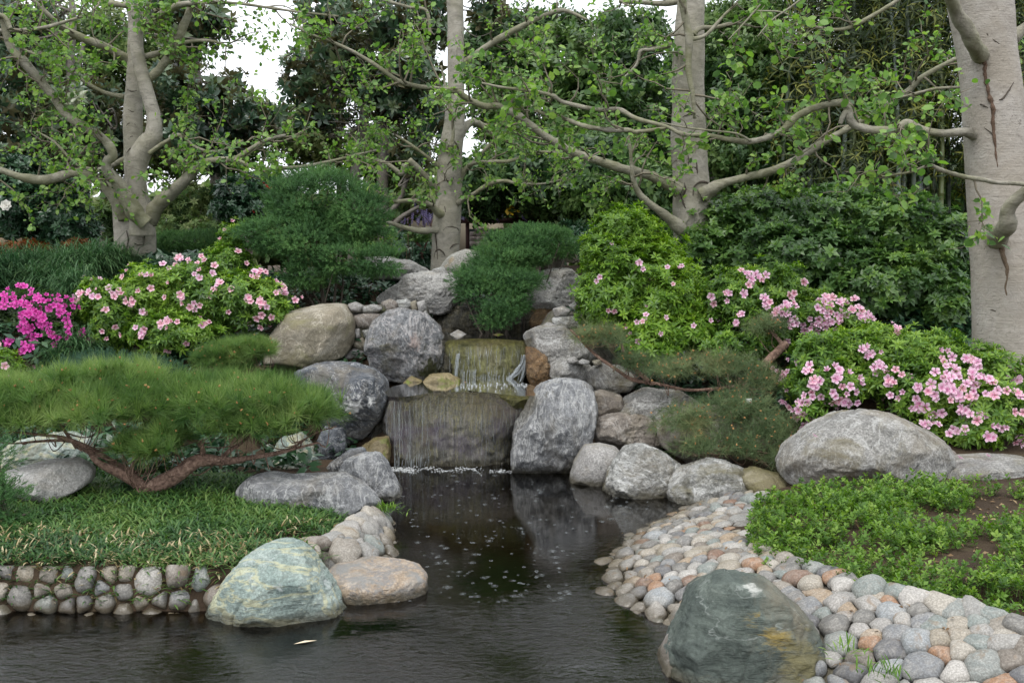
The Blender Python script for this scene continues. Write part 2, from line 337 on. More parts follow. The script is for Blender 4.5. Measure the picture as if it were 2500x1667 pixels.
# water: real sheets over real beds
def watermat(name, tint, sx=1.0, strength=.35):
    M = NM(name); v = M.tex()
    g = M.n('BsdfGlossy'); g.inputs['Roughness'].default_value = .03; tr = M.n('BsdfTransparent'); tr.inputs[0].default_value = (*tint, 1)
    fr = M.n('Fresnel'); fr.inputs[0].default_value = 1.55; g.inputs[0].default_value = (1, 1, 1, 1)
    n1 = M.noise(M.mp(v, scale=(7 * sx, 15 * sx, 1)), 1.5, 4, 1.6, .6); n2 = M.noise(M.mp(v, scale=(18 * sx, 30 * sx, 1)), 1.8, 3, .7, .6)
    calm = M.ramp(M.noise(v, .9, 2, .6), [(.40, .18), (.60, 1.0)])
    sep = M.n('SeparateXYZ'); M.l(v, sep.inputs[0]); near = M.ramp(M.math('MULTIPLY', sep.outputs['Y'], .1), [(.50, 1.0), (.68, .06)])
    a = M.math('MULTIPLY', M.math('ADD', M.math('MULTIPLY', n1, 1.0), M.math('MULTIPLY', n2, .22)), M.math('MULTIPLY', near, calm))
    vo = M.n('TexVoronoi'); vo.inputs['Scale'].default_value = 7.0; M.l(v, vo.inputs['Vector'])        # rings where drops of rain fall
    ring = M.math('MULTIPLY', M.math('SINE', M.math('MULTIPLY', vo.outputs['Distance'], 75)), M.ramp(vo.outputs['Distance'], [(.02, 1.0), (.22, 0.0)]))
    b = M.bump(a, 1.0, strength * .020); b = M.bump(ring, .25, .0015, b)
    for nd in (g, fr): M.l(b, nd.inputs['Normal'])
    mx = M.n('MixShader'); M.l(fr.outputs[0], mx.inputs[0]); M.l(tr.outputs[0], mx.inputs[1]); M.l(g.outputs[0], mx.inputs[2]); M.l(mx.outputs[0], M.t.nodes['Material Output'].inputs[0])
    return M.m
V = np.array([(-14, -8, 0), (12, -8, 0), (12, 9.3, 0), (-14, 9.3, 0)], float)
link('pond_water', mesh('pond_water', V, np.array([(0, 1, 2, 3)]), watermat('pond_surface', (.30, .27, .20))), kind='structure')
up_water = watermat('stream_surface', (.5, .48, .4), 1.5, .5)
def pool(name, zone, pts, z):
    P = gnd(zone, pts, z); c = P.mean(0); n = len(P)
    structure(name, np.concatenate([P, [c]]), np.array([(k, (k + 1) % n, n) for k in range(n)]), up_water)
pool('stream_pool_water', 'e', [(760, 800), (800, 770), (860, 755), (960, 740), (1180, 725), (1440, 725), (1590, 770), (1580, 820), (1480, 822), (1300, 800), (1150, 798), (1000, 806), (870, 826), (780, 826)], .69)
pool('stream_pool_water', 'e', [(1030, 470), (1560, 470), (1560, 505), (1500, 518), (1400, 510), (1250, 507), (1150, 514), (1070, 516)], 1.075)

# ------------------------------------------------------------------ stones
RM = {}
RM['granite'] = lambda s: rockmat('granite', [(.11, .105, .097), (.23, .225, .21), (.36, .35, .33)], 3.2, dist=1.2, speckle=.5, vein=((.55, .55, .53), 2.0, .02, .5), moss=((.16, .14, .085), 2.4, .50, .66), seed=s, bump=.55)
RM['swirl'] = lambda s: rockmat('swirled_gneiss', [(.09, .095, .105), (.24, .245, .25), (.45, .45, .44)], 2.2, stretch=(2.6, 1.2, .9), rotn=(0, .5, 0), dist=2.6, speckle=.35, vein=((.60, .60, .58), 2.6, .03, .6), moss=((.17, .155, .10), 2.0, .60, .74), seed=s, bump=.8)
RM['swirl2'] = lambda s, sp=(): rockmat(spots=sp, name='streaked_gneiss', cols=[(.075, .08, .09), (.23, .235, .24), (.46, .46, .46)], scale=3.2, stretch=(2.0, 1.2, 1.1), rotn=(0, -.6, 0), dist=3.4, speckle=.45, vein=((.62, .58, .56), 2.4, .03, .6), moss=((.10, .09, .03), 1.8, .60, .74), seed=s, bump=.9)
RM['tan'] = lambda s: rockmat('tan_slab', [(.13, .115, .08), (.225, .20, .15), (.34, .315, .26)], 2.2, dist=1.4, speckle=.3, vein=((.50, .46, .38), 2.1, .012, .6), moss=((.17, .16, .07), 1.7, .55, .72), seed=s, bump=.4)
RM['darkvein'] = lambda s, sp=(): rockmat(spots=sp, name='dark_blue_rock', cols=[(.035, .04, .05), (.10, .11, .125), (.24, .25, .26)], scale=1.8, stretch=(1.5, 1, 1.5), dist=2.6, speckle=.4, vein=((.6, .6, .58), 2.4, .014, .6), moss=((.13, .14, .12), 2.2, .6, .75), seed=s, bump=.7, rough=.6)
RM['pale'] = lambda s: rockmat('pale_rock', [(.24, .235, .22), (.40, .39, .37), (.56, .55, .52)], 2.4, stretch=(1, 1, 1.4), dist=1.5, speckle=.35, vein=((.20, .20, .19), 3.0, .02, .5), moss=((.22, .18, .12), 2.0, .58, .74), seed=s, bump=.65)
RM['greywhite'] = lambda s: rockmat('grey_white_rock', [(.14, .14, .13), (.30, .30, .28), (.52, .52, .50)], 2.6, stretch=(1.2, 1, 1.6), rotn=(0, .7, 0), dist=2.2, speckle=.45, vein=((.62, .62, .60), 1.6, .03, .75), moss=((.15, .135, .08), 2.2, .52, .66), seed=s, bump=.85)
RM['green'] = lambda s: rockmat('green_rock', [(.09, .13, .12), (.24, .30, .27), (.44, .49, .45)], 1.9, stretch=(.8, 1, 2.6), rotn=(0, -.62, 0), dist=2.2, speckle=.35, vein=((.46, .45, .28), 1.5, .04, .8), moss=((.10, .13, .12), 2.2, .56, .70), seed=s, bump=.6, rough=.6)
RM['greenblue'] = lambda s, sp=(): rockmat(spots=sp, name='green_blue_rock', cols=[(.034, .046, .040), (.072, .09, .076), (.13, .152, .13)], scale=2.2, stretch=(.7, 1, 2.6), rotn=(0, .12, 0), dist=1.6, speckle=.25, vein=((.42, .45, .42), .7, .006, .3), moss=((.12, .11, .06), 2.4, .58, .74), seed=s, bump=.6, rough=.6)
RM['browngrey'] = lambda s: rockmat('brown_grey_rock', [(.10, .085, .07), (.20, .175, .15), (.31, .28, .24)], 3.0, dist=1.4, speckle=.35, vein=((.42, .40, .37), 1.8, .02, .5), moss=((.13, .12, .06), 2.3, .56, .72), seed=s, bump=.5)
RM['olive'] = lambda s: rockmat('olive_stained_rock', [(.06, .05, .02), (.13, .115, .05), (.24, .22, .15)], 2.6, dist=1.5, speckle=.3, seed=s, bump=.6, rough=.6)
RM['rust'] = lambda s: rockmat('rusty_wet_rock', [(.06, .035, .018), (.20, .12, .055), (.36, .25, .14)], 4.5, dist=1.2, speckle=.5, seed=s, bump=.9, rough=.35)
RM['round'] = lambda s: rockmat('rounded_grey_rock', [(.17, .165, .155), (.29, .28, .265), (.38, .37, .35)], 2.0, dist=.8, speckle=.45, moss=((.18, .16, .10), 1.8, .56, .8), seed=s, bump=.35)
RM['lichen'] = lambda s: rockmat('lichen_rock', [(.20, .19, .15), (.36, .35, .31), (.50, .48, .44)], 4, dist=1, speckle=.5, moss=((.30, .19, .06), 3.2, .52, .66), seed=s, bump=.5)
RM['algae'] = lambda s: rockmat('wet_algae_rock', [(.05, .055, .02), (.15, .15, .06), (.27, .25, .14)], 3.4, stretch=(2.2, 1, .5), dist=1.3, speckle=.3, vein=((.28, .28, .09), 2.5, .05, .6), moss=((.035, .045, .012), 2.6, .55, .68), seed=s, bump=.9, rough=.3, spec=.6)
RM['wetdark'] = lambda s: rockmat('wet_dark_rock', [(.012, .013, .010), (.045, .042, .028), (.12, .105, .055)], 4, stretch=(1.8, 1, .6), dist=1.4, speckle=.3, moss=((.09, .08, .02), 3, .58, .7), seed=s, bump=.9, rough=.22, spec=.7)
RM['mossy'] = lambda s, sp=(): rockmat(spots=sp, name='mossy_stone', cols=[(.09, .07, .03), (.20, .16, .08), (.33, .27, .16)], scale=4, dist=1.2, speckle=.3, moss=((.12, .16, .012), 3.2, .50, .58), seed=s, bump=.5, rough=.45)
RM['wetslab'] = lambda s: rockmat('wet_waterfall_slab', [(.045, .048, .038), (.155, .15, .125), (.30, .285, .25)], 4.5, stretch=(3.4, 1, .42), rotn=(0, .08, 0), dist=1.1, speckle=.25, speck_scale=55, vein=((.25, .23, .09), 3.5, .03, .6), moss=((.11, .09, .125), 1.8, .50, .66), seed=s, bump=.9, rough=.22, spec=.7)
RM['mortar'] = lambda s: rockmat('mortar', [(.07, .063, .05), (.12, .11, .09), (.19, .175, .14)], 9, dist=.5, speckle=.4, moss=((.07, .08, .025), 3, .52, .7), seed=s, bump=.6)
RM['rain'] = None
_rmc = {}
def rm(style, seed=0):
    if callable(style): return style(seed)
    k = (style, seed)
    if k not in _rmc: _rmc[k] = RM[style](seed)
    return _rmc[k]
rock_i = [0]
def rock(label, style, zone, poly, Y, depth, sub=5, n=2.9, amp=.10, freq=2.6, cuts=13, cutd=.89, drop=0.0, mseed=None, cat='boulder', name='boulder', parent=None, smooth=0, dents=None, group=None):
    rock_i[0] += 1; sd = rock_i[0] * 17
    P = at(zone, poly, Y); pl = P[:, [0, 2]].copy()
    if drop:
        zm = pl[:, 1].max(); zn = pl[:, 1].min(); pl[:, 1] -= drop * np.clip((zm - pl[:, 1]) / (zm - zn) * 2 - 1, 0, 1) ** .7
    c, R = radial(pl, 4 if name == 'stone' else max(smooth, 1)); sub = 4 if (sub == 5 and R.mean() < .23) else sub; B, Fc = blob(R * 1.03, depth, sub, n, amp, freq, sd, cuts, cutd)
    ctr = np.array([c[0], Y, c[1]])
    me = mesh(name, B, Fc, rm(style, rock_i[0] % 7 if mseed is None else mseed), None, True)
    if parent is not None: return link(name, me, ctr - np.array(parent.location), parent=parent)
    return link(name, me, ctr, label=label, category=cat, group=group)

# -- left of the cascade
rock('wide flat-faced tan boulder with pale streaks between the pink azalea and the waterfall', 'tan', 'e', [(105, 690), (150, 490), (250, 360), (400, 325), (540, 322), (590, 400), (592, 520), (560, 590), (480, 625), (400, 660), (300, 705), (190, 705)], 10.1, .42, n=3.4, amp=.035, cuts=3)
rock('big rounded boulder with wavy grey streaks and a pink patch left of the upper fall', (lambda sd: RM['swirl2'](1, [(.14, -.38, .08, .11, (.46, .36, .32), .7), (.28, -.2, -.24, .2, (.05, .055, .012), .95)])), 'e', [(655, 560), (700, 430), (780, 355), (880, 345), (985, 380), (1062, 450), (1087, 560), (1078, 650), (1010, 720), (900, 740), (780, 730), (720, 700), (685, 620)], 9.95, .42, amp=.07, freq=3)
rock('dark blue-grey boulder with white quartz blotches behind the low pine', (lambda sd: RM['darkvein'](2, [(.12, -.38, -.02, .13, (.68, .68, .66), .95), (.26, -.28, .03, .08, (.66, .66, .64), .9), (-.22, -.3, .2, .2, (.20, .19, .16), .6)])), 'e', [(280, 690), (400, 648), (560, 645), (700, 685), (762, 740), (778, 830), (745, 930), (690, 1000), (610, 1055), (540, 1085), (470, 1030), (400, 930), (330, 800)], 9.2, .42, amp=.06)
rock('dark grey angular rock under the quartz-blotched boulder', 'darkvein', 'e', [(395, 1060), (440, 980), (540, 990), (556, 1080), (545, 1135), (480, 1200), (405, 1190)], 9.0, .25, cuts=15)
rock('large pale boulder with a ragged front above the cobbled rim left of the stream', 'pale', 'e', [(700, 300), (740, 265), (850, 200), (880, 160), (960, 148), (1130, 155), (1172, 190), (1168, 300), (1130, 350), (1060, 378), (990, 350), (900, 330), (780, 325)], 11.0, .4, n=3, amp=.1, cuts=17)
rock('low white-grey rock showing behind the clipped juniper dome', 'pale', 'e', [(640, 60), (710, 65), (800, 66), (900, 83), (1005, 138), (1010, 180), (880, 190), (700, 180)], 12.0, .35, cuts=13)
rock('small rounded white rock wedged at the foot of the middle tree', 'pale', 'e', [(1000, 152), (1030, 126), (1080, 116), (1112, 150), (1100, 185), (1020, 190)], 11.7, .15, sub=4, cuts=2)
rock('round boulder with orange lichen at the foot of the middle tree', 'lichen', 'e', [(1055, 130), (1120, 52), (1200, 20), (1290, 34), (1325, 100), (1300, 190), (1180, 210), (1080, 190)], 11.9, .3, amp=.04, cuts=2)
rock('blocky pale boulder right of the stream behind the drooping juniper', 'pale', 'e', [(1520, 250), (1545, 160), (1640, 133), (1780, 128), (1840, 200), (1830, 300), (1720, 335), (1600, 350), (1540, 325)], 10.9, .35, n=3.4, amp=.07, cuts=15)
rock('brown wet rock shaded under the blocky pale boulder', 'rust', 'e', [(1530, 350), (1640, 330), (1690, 360), (1690, 430), (1640, 470), (1540, 460)], 10.8, .25)
rock('grey boulder sloping down to the right edge of the upper fall', 'granite', 'e', [(1518, 500), (1540, 468), (1620, 440), (1740, 440), (1830, 520), (1930, 600), (1890, 650), (1760, 660), (1660, 650), (1610, 580), (1545, 560)], 9.9, .35, amp=.06)
rock('rusty wet rock standing at the right of the upper fall', 'rust', 'e', [(1528, 550), (1600, 568), (1652, 620), (1670, 740), (1610, 800), (1560, 780), (1535, 700)], 9.65, .2, amp=.12, cuts=13)
rock('rounded grey rock above the swirled boulder, left one of the pair under the pine branch', 'granite', 'e', [(1648, 650), (1720, 618), (1840, 630), (1892, 665), (1870, 745), (1780, 765), (1690, 750), (1660, 700)], 9.6, .22, sub=4)
rock('grey rock with dark edge where the sparse pine branch rests', 'granite', 'j', [(2010, 780), (2060, 700), (2150, 660), (2300, 680), (2420, 720), (2480, 790), (2380, 880), (2200, 900), (2080, 870)], 9.5, .28)
rock('tall upright boulder with blue-grey and white swirls right of the lower fall', 'swirl', 'e', [(1455, 1120), (1470, 1040), (1482, 960), (1555, 850), (1600, 768), (1700, 740), (1830, 745), (1892, 792), (1917, 900), (1892, 1030), (1850, 1130), (1795, 1225), (1750, 1285), (1640, 1275), (1500, 1235), (1458, 1170)], 8.75, .35, n=3, amp=.07, freq=2.4, drop=.14)
rock('small square brown rock between the swirled boulder and the sparse pine', 'browngrey', 'f', [(288, 710), (330, 692), (420, 715), (440, 760), (390, 805), (302, 812)], 9.0, .18, sub=4)
rock('brownish rounded rock half under the sparse pine', 'browngrey', 'f', [(285, 890), (318, 820), (400, 795), (520, 805), (640, 850), (660, 930), (560, 970), (420, 965), (310, 945)], 8.85, .3)
rock('pale rock topped with brown needles under the middle of the sparse pine', 'granite', 'f', [(380, 800), (450, 730), (540, 690), (700, 695), (800, 760), (760, 850), (600, 870), (420, 840)], 9.05, .3)
rock('wide brown-grey rock in shade below the sparse pine', 'browngrey', 'f', [(600, 860), (760, 770), (1000, 780), (1200, 900), (1240, 1060), (1000, 1080), (760, 1040), (620, 960)], 8.6, .4, amp=.05)
rock('smooth round-topped grey boulder at the water between two larger ones', 'round', 'f', [(168, 1120), (200, 1040), (250, 960), (330, 952), (402, 970), (432, 1020), (412, 1090), (370, 1145), (340, 1170), (230, 1155)], 8.35, .25, n=3, amp=.025, cuts=2, drop=.12)
rock('big grey and white boulder at the water under the sparse pine', 'greywhite', 'f', [(345, 1190), (370, 1080), (440, 980), (530, 958), (640, 1000), (720, 1060), (740, 1160), (700, 1250), (620, 1265), (560, 1258), (400, 1222)], 7.95, .32, n=2.9, amp=.1, cuts=15, drop=.15)
rock('grey boulder with white ridges where the cobbled bank begins', 'greywhite', 'f', [(640, 1160), (690, 1080), (800, 1040), (920, 1035), (1010, 1070), (1070, 1150), (1070, 1250), (960, 1290), (740, 1290), (660, 1260)], 7.75, .32, n=3, amp=.1, cuts=15, drop=.08)
rock('olive-stained rock between the white-ridged boulder and the huge speckled one', 'olive', 'f', [(990, 1100), (1080, 1070), (1200, 1100), (1300, 1180), (1320, 1250), (1200, 1290), (1040, 1290)], 7.65, .3)
rock('huge rounded speckled grey boulder under the right pink azalea', 'granite', 'f', [(1185, 1050), (1235, 960), (1350, 880), (1480, 810), (1600, 798), (1760, 825), (1900, 900), (1972, 980), (1982, 1050), (1935, 1130), (1800, 1190), (1640, 1215), (1450, 1210), (1300, 1150), (1205, 1110)], 7.45, .5, sub=5, n=2.7, amp=.055, cuts=11, cutd=.9)
rock('long low grey boulder at the right edge below the pink azalea', 'granite', 'f', [(1895, 1150), (1990, 1055), (2090, 1025), (2250, 1018), (2400, 1030), (2520, 1100), (2520, 1240), (2300, 1235), (2100, 1200), (1950, 1175)], 7.3, .4, n=3.2, amp=.04)
rock('flat grey boulder sunk in the ground cover below the long low one', 'granite', 'h', [(1705, 300), (1755, 232), (1850, 225), (2000, 240), (2150, 290), (2215, 345), (2150, 375), (1900, 370), (1750, 345)], 7.05, .25, n=3)
rock('small tan rock wedged right of the huge speckled boulder', 'browngrey', 'f', [(1972, 985), (2008, 975), (2032, 1005), (2020, 1040), (1980, 1045)], 7.6, .08, sub=3, cat='stone', name='stone')
k = 0
for lab, pl in (('left stone of three small grey ones at the right edge', [(2170, 300), (2200, 262), (2248, 278), (2254, 322), (2205, 330)]), ('pale middle stone of three small ones at the right edge', [(2256, 288), (2300, 264), (2360, 274), (2372, 312), (2290, 332)]), ('lowest of three small grey stones at the right edge', [(2280, 342), (2350, 312), (2400, 330), (2400, 375), (2300, 385)])):
    rock(lab, 'round', 'h', pl, 6.95 - k * .02, .08, sub=3, cat='stone', name='stone', cuts=2); k += 1
# -- left foreground
rock('long flat blue-grey boulder lying in the bamboo grass', 'swirl', 'g', [(1248, 200), (1295, 152), (1380, 128), (1450, 150), (1600, 144), (1780, 138), (1880, 188), (1960, 258), (1985, 305), (1900, 345), (1650, 365), (1420, 372), (1350, 315), (1262, 255)], 6.95, .35, n=3.0, amp=.055, cuts=13, cutd=.9)
rock('pointed grey and white boulder at the water beside the long flat one', 'swirl', 'g', [(1765, 135), (1800, 50), (1880, 20), (1965, 13), (2012, 60), (2062, 160), (2122, 230), (2140, 265), (2060, 300), (1960, 280), (1850, 240)], 7.85, .3, n=2.7, amp=.07, cuts=15, drop=.12)
rock('big green-grey veined boulder standing in the pond at the left', 'green', 'g', [(1050, 850), (1118, 760), (1200, 650), (1290, 560), (1395, 498), (1480, 483), (1552, 495), (1622, 560), (1700, 660), (1780, 760), (1825, 825), (1795, 905), (1600, 958), (1420, 1000), (1200, 1005), (1110, 970), (1070, 910)], 5.35, .34, sub=6, n=2.5, amp=.045, freq=2.2, cuts=13, cutd=.88, drop=.16)
rock('sandy pale boulder at the left edge on the bamboo grass', 'pale', 'g', [(-20, 130), (60, 108), (200, 70), (340, 60), (405, 80), (455, 130), (435, 185), (365, 225), (250, 290), (120, 290), (40, 230)], 6.85, .35, n=2.9, amp=.06, cuts=11)
rock('low green-grey boulder behind the sandy pale one', 'green', 'd', [(-60, 1400), (60, 1310), (180, 1280), (350, 1260), (445, 1300), (485, 1400), (500, 1480), (0, 1500)], 7.9, .35, n=2.9, mseed=9)
rock('greenish square rock at the water behind the pine trunk', 'green', 'e', [(130, 1150), (200, 1060), (300, 1030), (362, 1110), (412, 1180), (405, 1260), (160, 1265)], 8.85, .25, n=3, cuts=15, drop=.1, mseed=10)
rock('low dark grey rock behind the pointed boulder', 'darkvein', 'e', [(405, 1250), (460, 1190), (560, 1120), (640, 1108), (665, 1150), (640, 1260), (480, 1275)], 8.6, .2, drop=.08)
rock('brown and mossy rock at the left foot of the waterfall', 'mossy', 'e', [(635, 1095), (700, 1060), (780, 1045), (790, 1160), (775, 1240), (690, 1210)], 8.95, .18, cuts=15)
rock('dark wet rock in the shaded gap left of the lower fall', 'wetdark', 'e', [(560, 1080), (680, 990), (760, 900), (830, 900), (830, 1260), (700, 1270), (560, 1250)], 9.35, .3)
# submerged stones
rock('flat brown rock lying just under the water beside the upright swirled boulder', 'olive', 'e', [(1320, 1290), (1420, 1262), (1600, 1258), (1780, 1290), (1800, 1340), (1600, 1400), (1400, 1380)], 8.05, .35, sub=4, n=2.6, cuts=0, mseed=3).location.z -= .2
# stepping stone: a flat disc on the water
fp = gnd('g', [(1690, 640), (1740, 590), (1850, 556), (1960, 548), (2100, 560), (2200, 590), (2238, 630), (2225, 668), (2100, 705), (1900, 725), (1780, 720), (1705, 680)], .09)
c, R = radial(fp[:, :2], 2); B, Fc = blob(R, .10, 5, n=4.2, amp=.035, freq=3, seed=77, cuts=0)
B = np.stack([B[:, 0], B[:, 2], B[:, 1] * 1.0], 1); rr = np.hypot(B[:, 0] + .02, B[:, 1]); B[:, 2] -= .018 * np.exp(-(rr / .045) ** 2) * (B[:, 2] > 0)
M_step = rockmat('stepping_stone', [(.24, .18, .12), (.38, .30, .22), (.52, .47, .41)], 5.5, dist=1.8, speckle=.3, vein=((.17, .18, .19), 3.0, .05, .7), moss=((.22, .22, .21), 3.0, .52, .62), seed=5, bump=.6)
link('stepping_stone', mesh('stepping_stone', B, Fc[:, ::-1], M_step, None, True), (c[0], c[1], .02), label='flat oval peach and grey stone with a small hollow, in the water at the left', category='stone')
# right foreground boulder
rock('big dark green-blue boulder with mustard stains in the right foreground', (lambda sd: RM['greenblue'](3, [(-.05, -.34, .36, .13, (.27, .19, .035), .9), (.07, -.32, .30, .12, (.25, .18, .04), .85), (.2, -.3, .2, .16, (.14, .125, .055), .8), (.3, -.25, .0, .22, (.15, .135, .06), .85), (-.27, -.15, .40, .05, (.48, .48, .45), .8), (-.02, -.12, .49, .07, (.5, .5, .46), .8)])), 'h', [(470, 1210), (500, 1080), (530, 960), (590, 840), (640, 740), (740, 680), (812, 648), (920, 660), (1010, 690), (1120, 770), (1210, 850), (1280, 980), (1340, 1100), (1365, 1230), (1340, 1420), (1100, 1500), (800, 1500), (540, 1440)], 4.55, .42, sub=6, n=2.5, smooth=0, amp=.055, freq=2.3, cuts=15, cutd=.87, drop=.05).location.z -= .02
rock('grey-brown rock leaning against the left foot of the green-blue boulder', 'browngrey', 'h', [(430, 1180), (460, 1080), (520, 980), (580, 1010), (600, 1200), (560, 1400), (460, 1350)], 4.6, .2, sub=4)

# -- cascade
def cascade(label, style, poly, Y, depth, n=3.4, **kw): return rock(label, style, 'e', poly, Y, depth, sub=5, cat='waterfall rock', name='waterfall_rock', **{'n': n, **kw})
cascade('broad wet slab of the lower waterfall with streaks of algae', 'wetslab', [(765, 830), (800, 800), (900, 790), (1000, 780), (1200, 775), (1400, 780), (1530, 806), (1560, 870), (1520, 940), (1490, 1000), (1480, 1100), (1490, 1300), (1300, 1330), (1000, 1330), (850, 1320), (800, 1240), (785, 1050), (760, 930)], 9.45, .62, n=2.9, amp=.05, freq=4, cuts=2, cutd=.95)
cascade('yellow-green mossy rock of the upper waterfall', 'algae', [(1075, 540), (1120, 517), (1200, 514), (1400, 513), (1520, 518), (1545, 570), (1530, 650), (1510, 760), (1400, 800), (1200, 800), (1140, 740), (1110, 660)], 10.05, .32, amp=.05, freq=3.4, cuts=1, cutd=.94)
cascade('dark dripping rocks at the head of the stream', 'wetdark', [(990, 400), (1060, 350), (1150, 330), (1300, 338), (1500, 345), (1600, 350), (1690, 420), (1640, 520), (1300, 540), (1040, 530)], 10.85, .25, amp=.12, freq=3.5, cuts=13)
rock('brown wet block left of the mossy fall', 'wetdark', 'e', [(1065, 560), (1110, 530), (1145, 600), (1150, 720), (1080, 780), (1060, 680)], 9.95, .2, sub=4)
for lab, st, pl, Y, d in (('thin ledge stone at the left lip of the lower fall', 'wetslab', [(775, 790), (880, 782), (995, 782), (1010, 810), (930, 845), (850, 850), (785, 842)], 9.3, .3),
        ('lumpy ledge stone at the right lip of the lower fall', 'algae', [(1380, 810), (1450, 805), (1545, 815), (1560, 860), (1530, 890), (1460, 880), (1400, 850)], 9.2, .22),
        ('olive wet stone at the left of the middle pool', 'mossy', [(862, 750), (900, 714), (965, 738), (970, 770), (880, 780)], 9.45, .1),
        ('brown stone with bright moss on top in the middle pool', 'mossy', [(965, 745), (1010, 705), (1100, 698), (1172, 728), (1180, 775), (1080, 785), (980, 780)], 9.42, .13),
        ('tiny orange stone in the middle pool', 'rust', [(1172, 765), (1200, 742), (1224, 760), (1220, 780)], 9.38, .04),
        ('pale round stone in the top pool', 'round', [(1115, 485), (1160, 459), (1212, 488), (1205, 510), (1130, 512)], 10.2, .08),
        ('flat yellowish stone in the middle of the top pool', 'mossy', [(1338, 490), (1378, 477), (1424, 490), (1415, 508), (1350, 508)], 10.15, .07),
        ('small yellowish stone at the right end of the top pool', 'mossy', [(1445, 505), (1500, 488), (1530, 503), (1515, 518)], 10.1, .07),
        ('small dark-topped stone where the stream enters', 'wetdark', [(1165, 318), (1200, 298), (1240, 315), (1230, 332)], 10.7, .06)):
    rock(lab, st, 'e', pl, Y, d, sub=4, cuts=2, cat='stone', name='stone')

# -- rockwork: small stones set in mortar between the boulders
def rockwork(pl, Y, d, sub=5):
    P = at('e', pl, Y); c, R = radial(P[:, [0, 2]]); B, Fc = blob(R, d, sub, 3.2, .04, 4, 3, 0); return link('rockwork_mortar', mesh('rockwork_mortar', B, Fc, rm('mortar', 1), None, True), (c[0], Y, c[1]), kind='structure')
rwl = rockwork([(550, 330), (700, 325), (900, 305), (990, 320), (1010, 420), (900, 560), (760, 780), (600, 740), (380, 690), (380, 645), (540, 590), (570, 470)], 10.45, .35)
for pl in ([(560, 320), (600, 308), (645, 328), (625, 362), (580, 357)], [(640, 333), (700, 320), (752, 338), (722, 363), (645, 365)], [(740, 312), (790, 293), (832, 310), (852, 342), (780, 357)], [(822, 300), (880, 293), (915, 320), (882, 350), (845, 345)], [(898, 312), (930, 298), (944, 350), (918, 374)], [(935, 310), (977, 300), (988, 342), (952, 372)],
           [(985, 345), (1002, 395), (972, 402), (965, 370)], [(590, 382), (680, 364), (742, 376), (722, 420), (682, 452), (612, 442)], [(638, 462), (682, 452), (692, 490), (652, 502)], [(592, 520), (640, 500), (664, 540), (642, 572), (592, 552)], [(530, 592), (600, 560), (655, 580), (642, 602), (560, 622), (480, 642)],
           [(590, 602), (660, 600), (694, 622), (640, 634)], [(640, 622), (702, 640), (720, 692), (645, 655)], [(480, 652), (520, 640), (565, 655), (500, 668)], [(378, 652), (430, 630), (482, 642), (420, 660)], [(600, 455), (625, 450), (630, 500), (605, 510)], [(850, 345), (900, 345), (900, 375), (860, 365)]):
    q = np.array(pl, float); c_ = q.mean(0); rock('', ('round', 'granite', 'browngrey', 'greywhite', 'tan')[rock_i[0] % 5], 'e', c_ + (q - c_) * 1.06, 10.12, .07, sub=3, amp=.05, cuts=1, name='stone', parent=rwl, mseed=rock_i[0] % 2)
rwr = rockwork([(1680, 340), (1850, 380), (1980, 560), (2100, 700), (2100, 800), (1700, 780), (1620, 700), (1600, 450)], 10.3, .4)
for pl in ([(1678, 345), (1735, 330), (1782, 352), (1760, 380), (1690, 385)], [(1672, 400), (1720, 375), (1800, 385), (1815, 440), (1760, 455), (1690, 448)], [(1765, 330), (1800, 305), (1840, 322), (1830, 350), (1790, 350)], [(1605, 450), (1650, 418), (1700, 430), (1700, 462), (1640, 470)], [(1800, 400), (1860, 390), (1900, 440), (1850, 470), (1810, 450)]):
    rock('', ('round', 'greywhite', 'granite')[rock_i[0] % 3], 'e', pl, 10.0, .1, sub=4, amp=.05, cuts=2, name='stone', parent=rwr)
for pl in ([(1755, 618), (1800, 607), (1822, 630), (1790, 646), (1760, 640)], [(1808, 640), (1842, 620), (1884, 632), (1870, 650)], [(1895, 630), (1935, 622), (1950, 645), (1905, 655)], [(1900, 795), (1960, 790), (1985, 815), (1930, 830)], [(1985, 790), (2040, 800), (2050, 820), (2000, 826)]):
    rock('', ('pale', 'tan', 'round')[rock_i[0] % 3], 'e', pl, 9.4, .08, sub=3, amp=.05, cuts=1, name='stone', parent=rwr, mseed=0)

# ------------------------------------------------------------------ cobbled banks: each cobble its own stone, packed in a mortar bed
M = NM('cobble', .62, .45); v = M.tex(); rnd = M.attr('rnd'); pal = [(.27, .265, .25), (.17, .18, .19), (.30, .27, .22), (.20, .22, .21), (.38, .365, .34), (.10, .105, .115), (.25, .22, .17), (.27, .15, .085), (.23, .23, .22), (.15, .13, .11), (.34, .315, .27), (.18, .21, .20), (.17, .17, .165), (.29, .28, .265), (.13, .13, .125), (.30, .23, .16), (.22, .20, .17), (.25, .27, .28), (.31, .30, .28), (.17, .10, .07)]
c = M.ramp(rnd, [(i / len(pal), p) for i, p in enumerate(pal)], 'CONSTANT'); off = M.n('Combine' + 'XYZ'); M.l(M.math('MULTIPLY', rnd, 40), off.inputs[0]); va = M.n('VectorMath', operation='ADD'); M.l(v, va.inputs[0]); M.l(off.outputs[0], va.inputs[1]); v2 = va.outputs[0]
c = M.mix(M.ramp(M.noise(v2, 14, 5, 1.5), [(.42, 0.0), (.62, .6)]), c, M.mix(.5, c, (.42, .40, .36)))
c = M.mix(.42, c, M.ramp(M.noise(v2, 120, 3, 0, .7), [(.38, .25), (.5, .5), (.62, 1.0)]), 'OVERLAY')
c = M.mix(M.ramp(M.noise(v2, 9, 4, 1.0), [(.60, 0.0), (.68, .55)]), c, (.20, .13, .07))
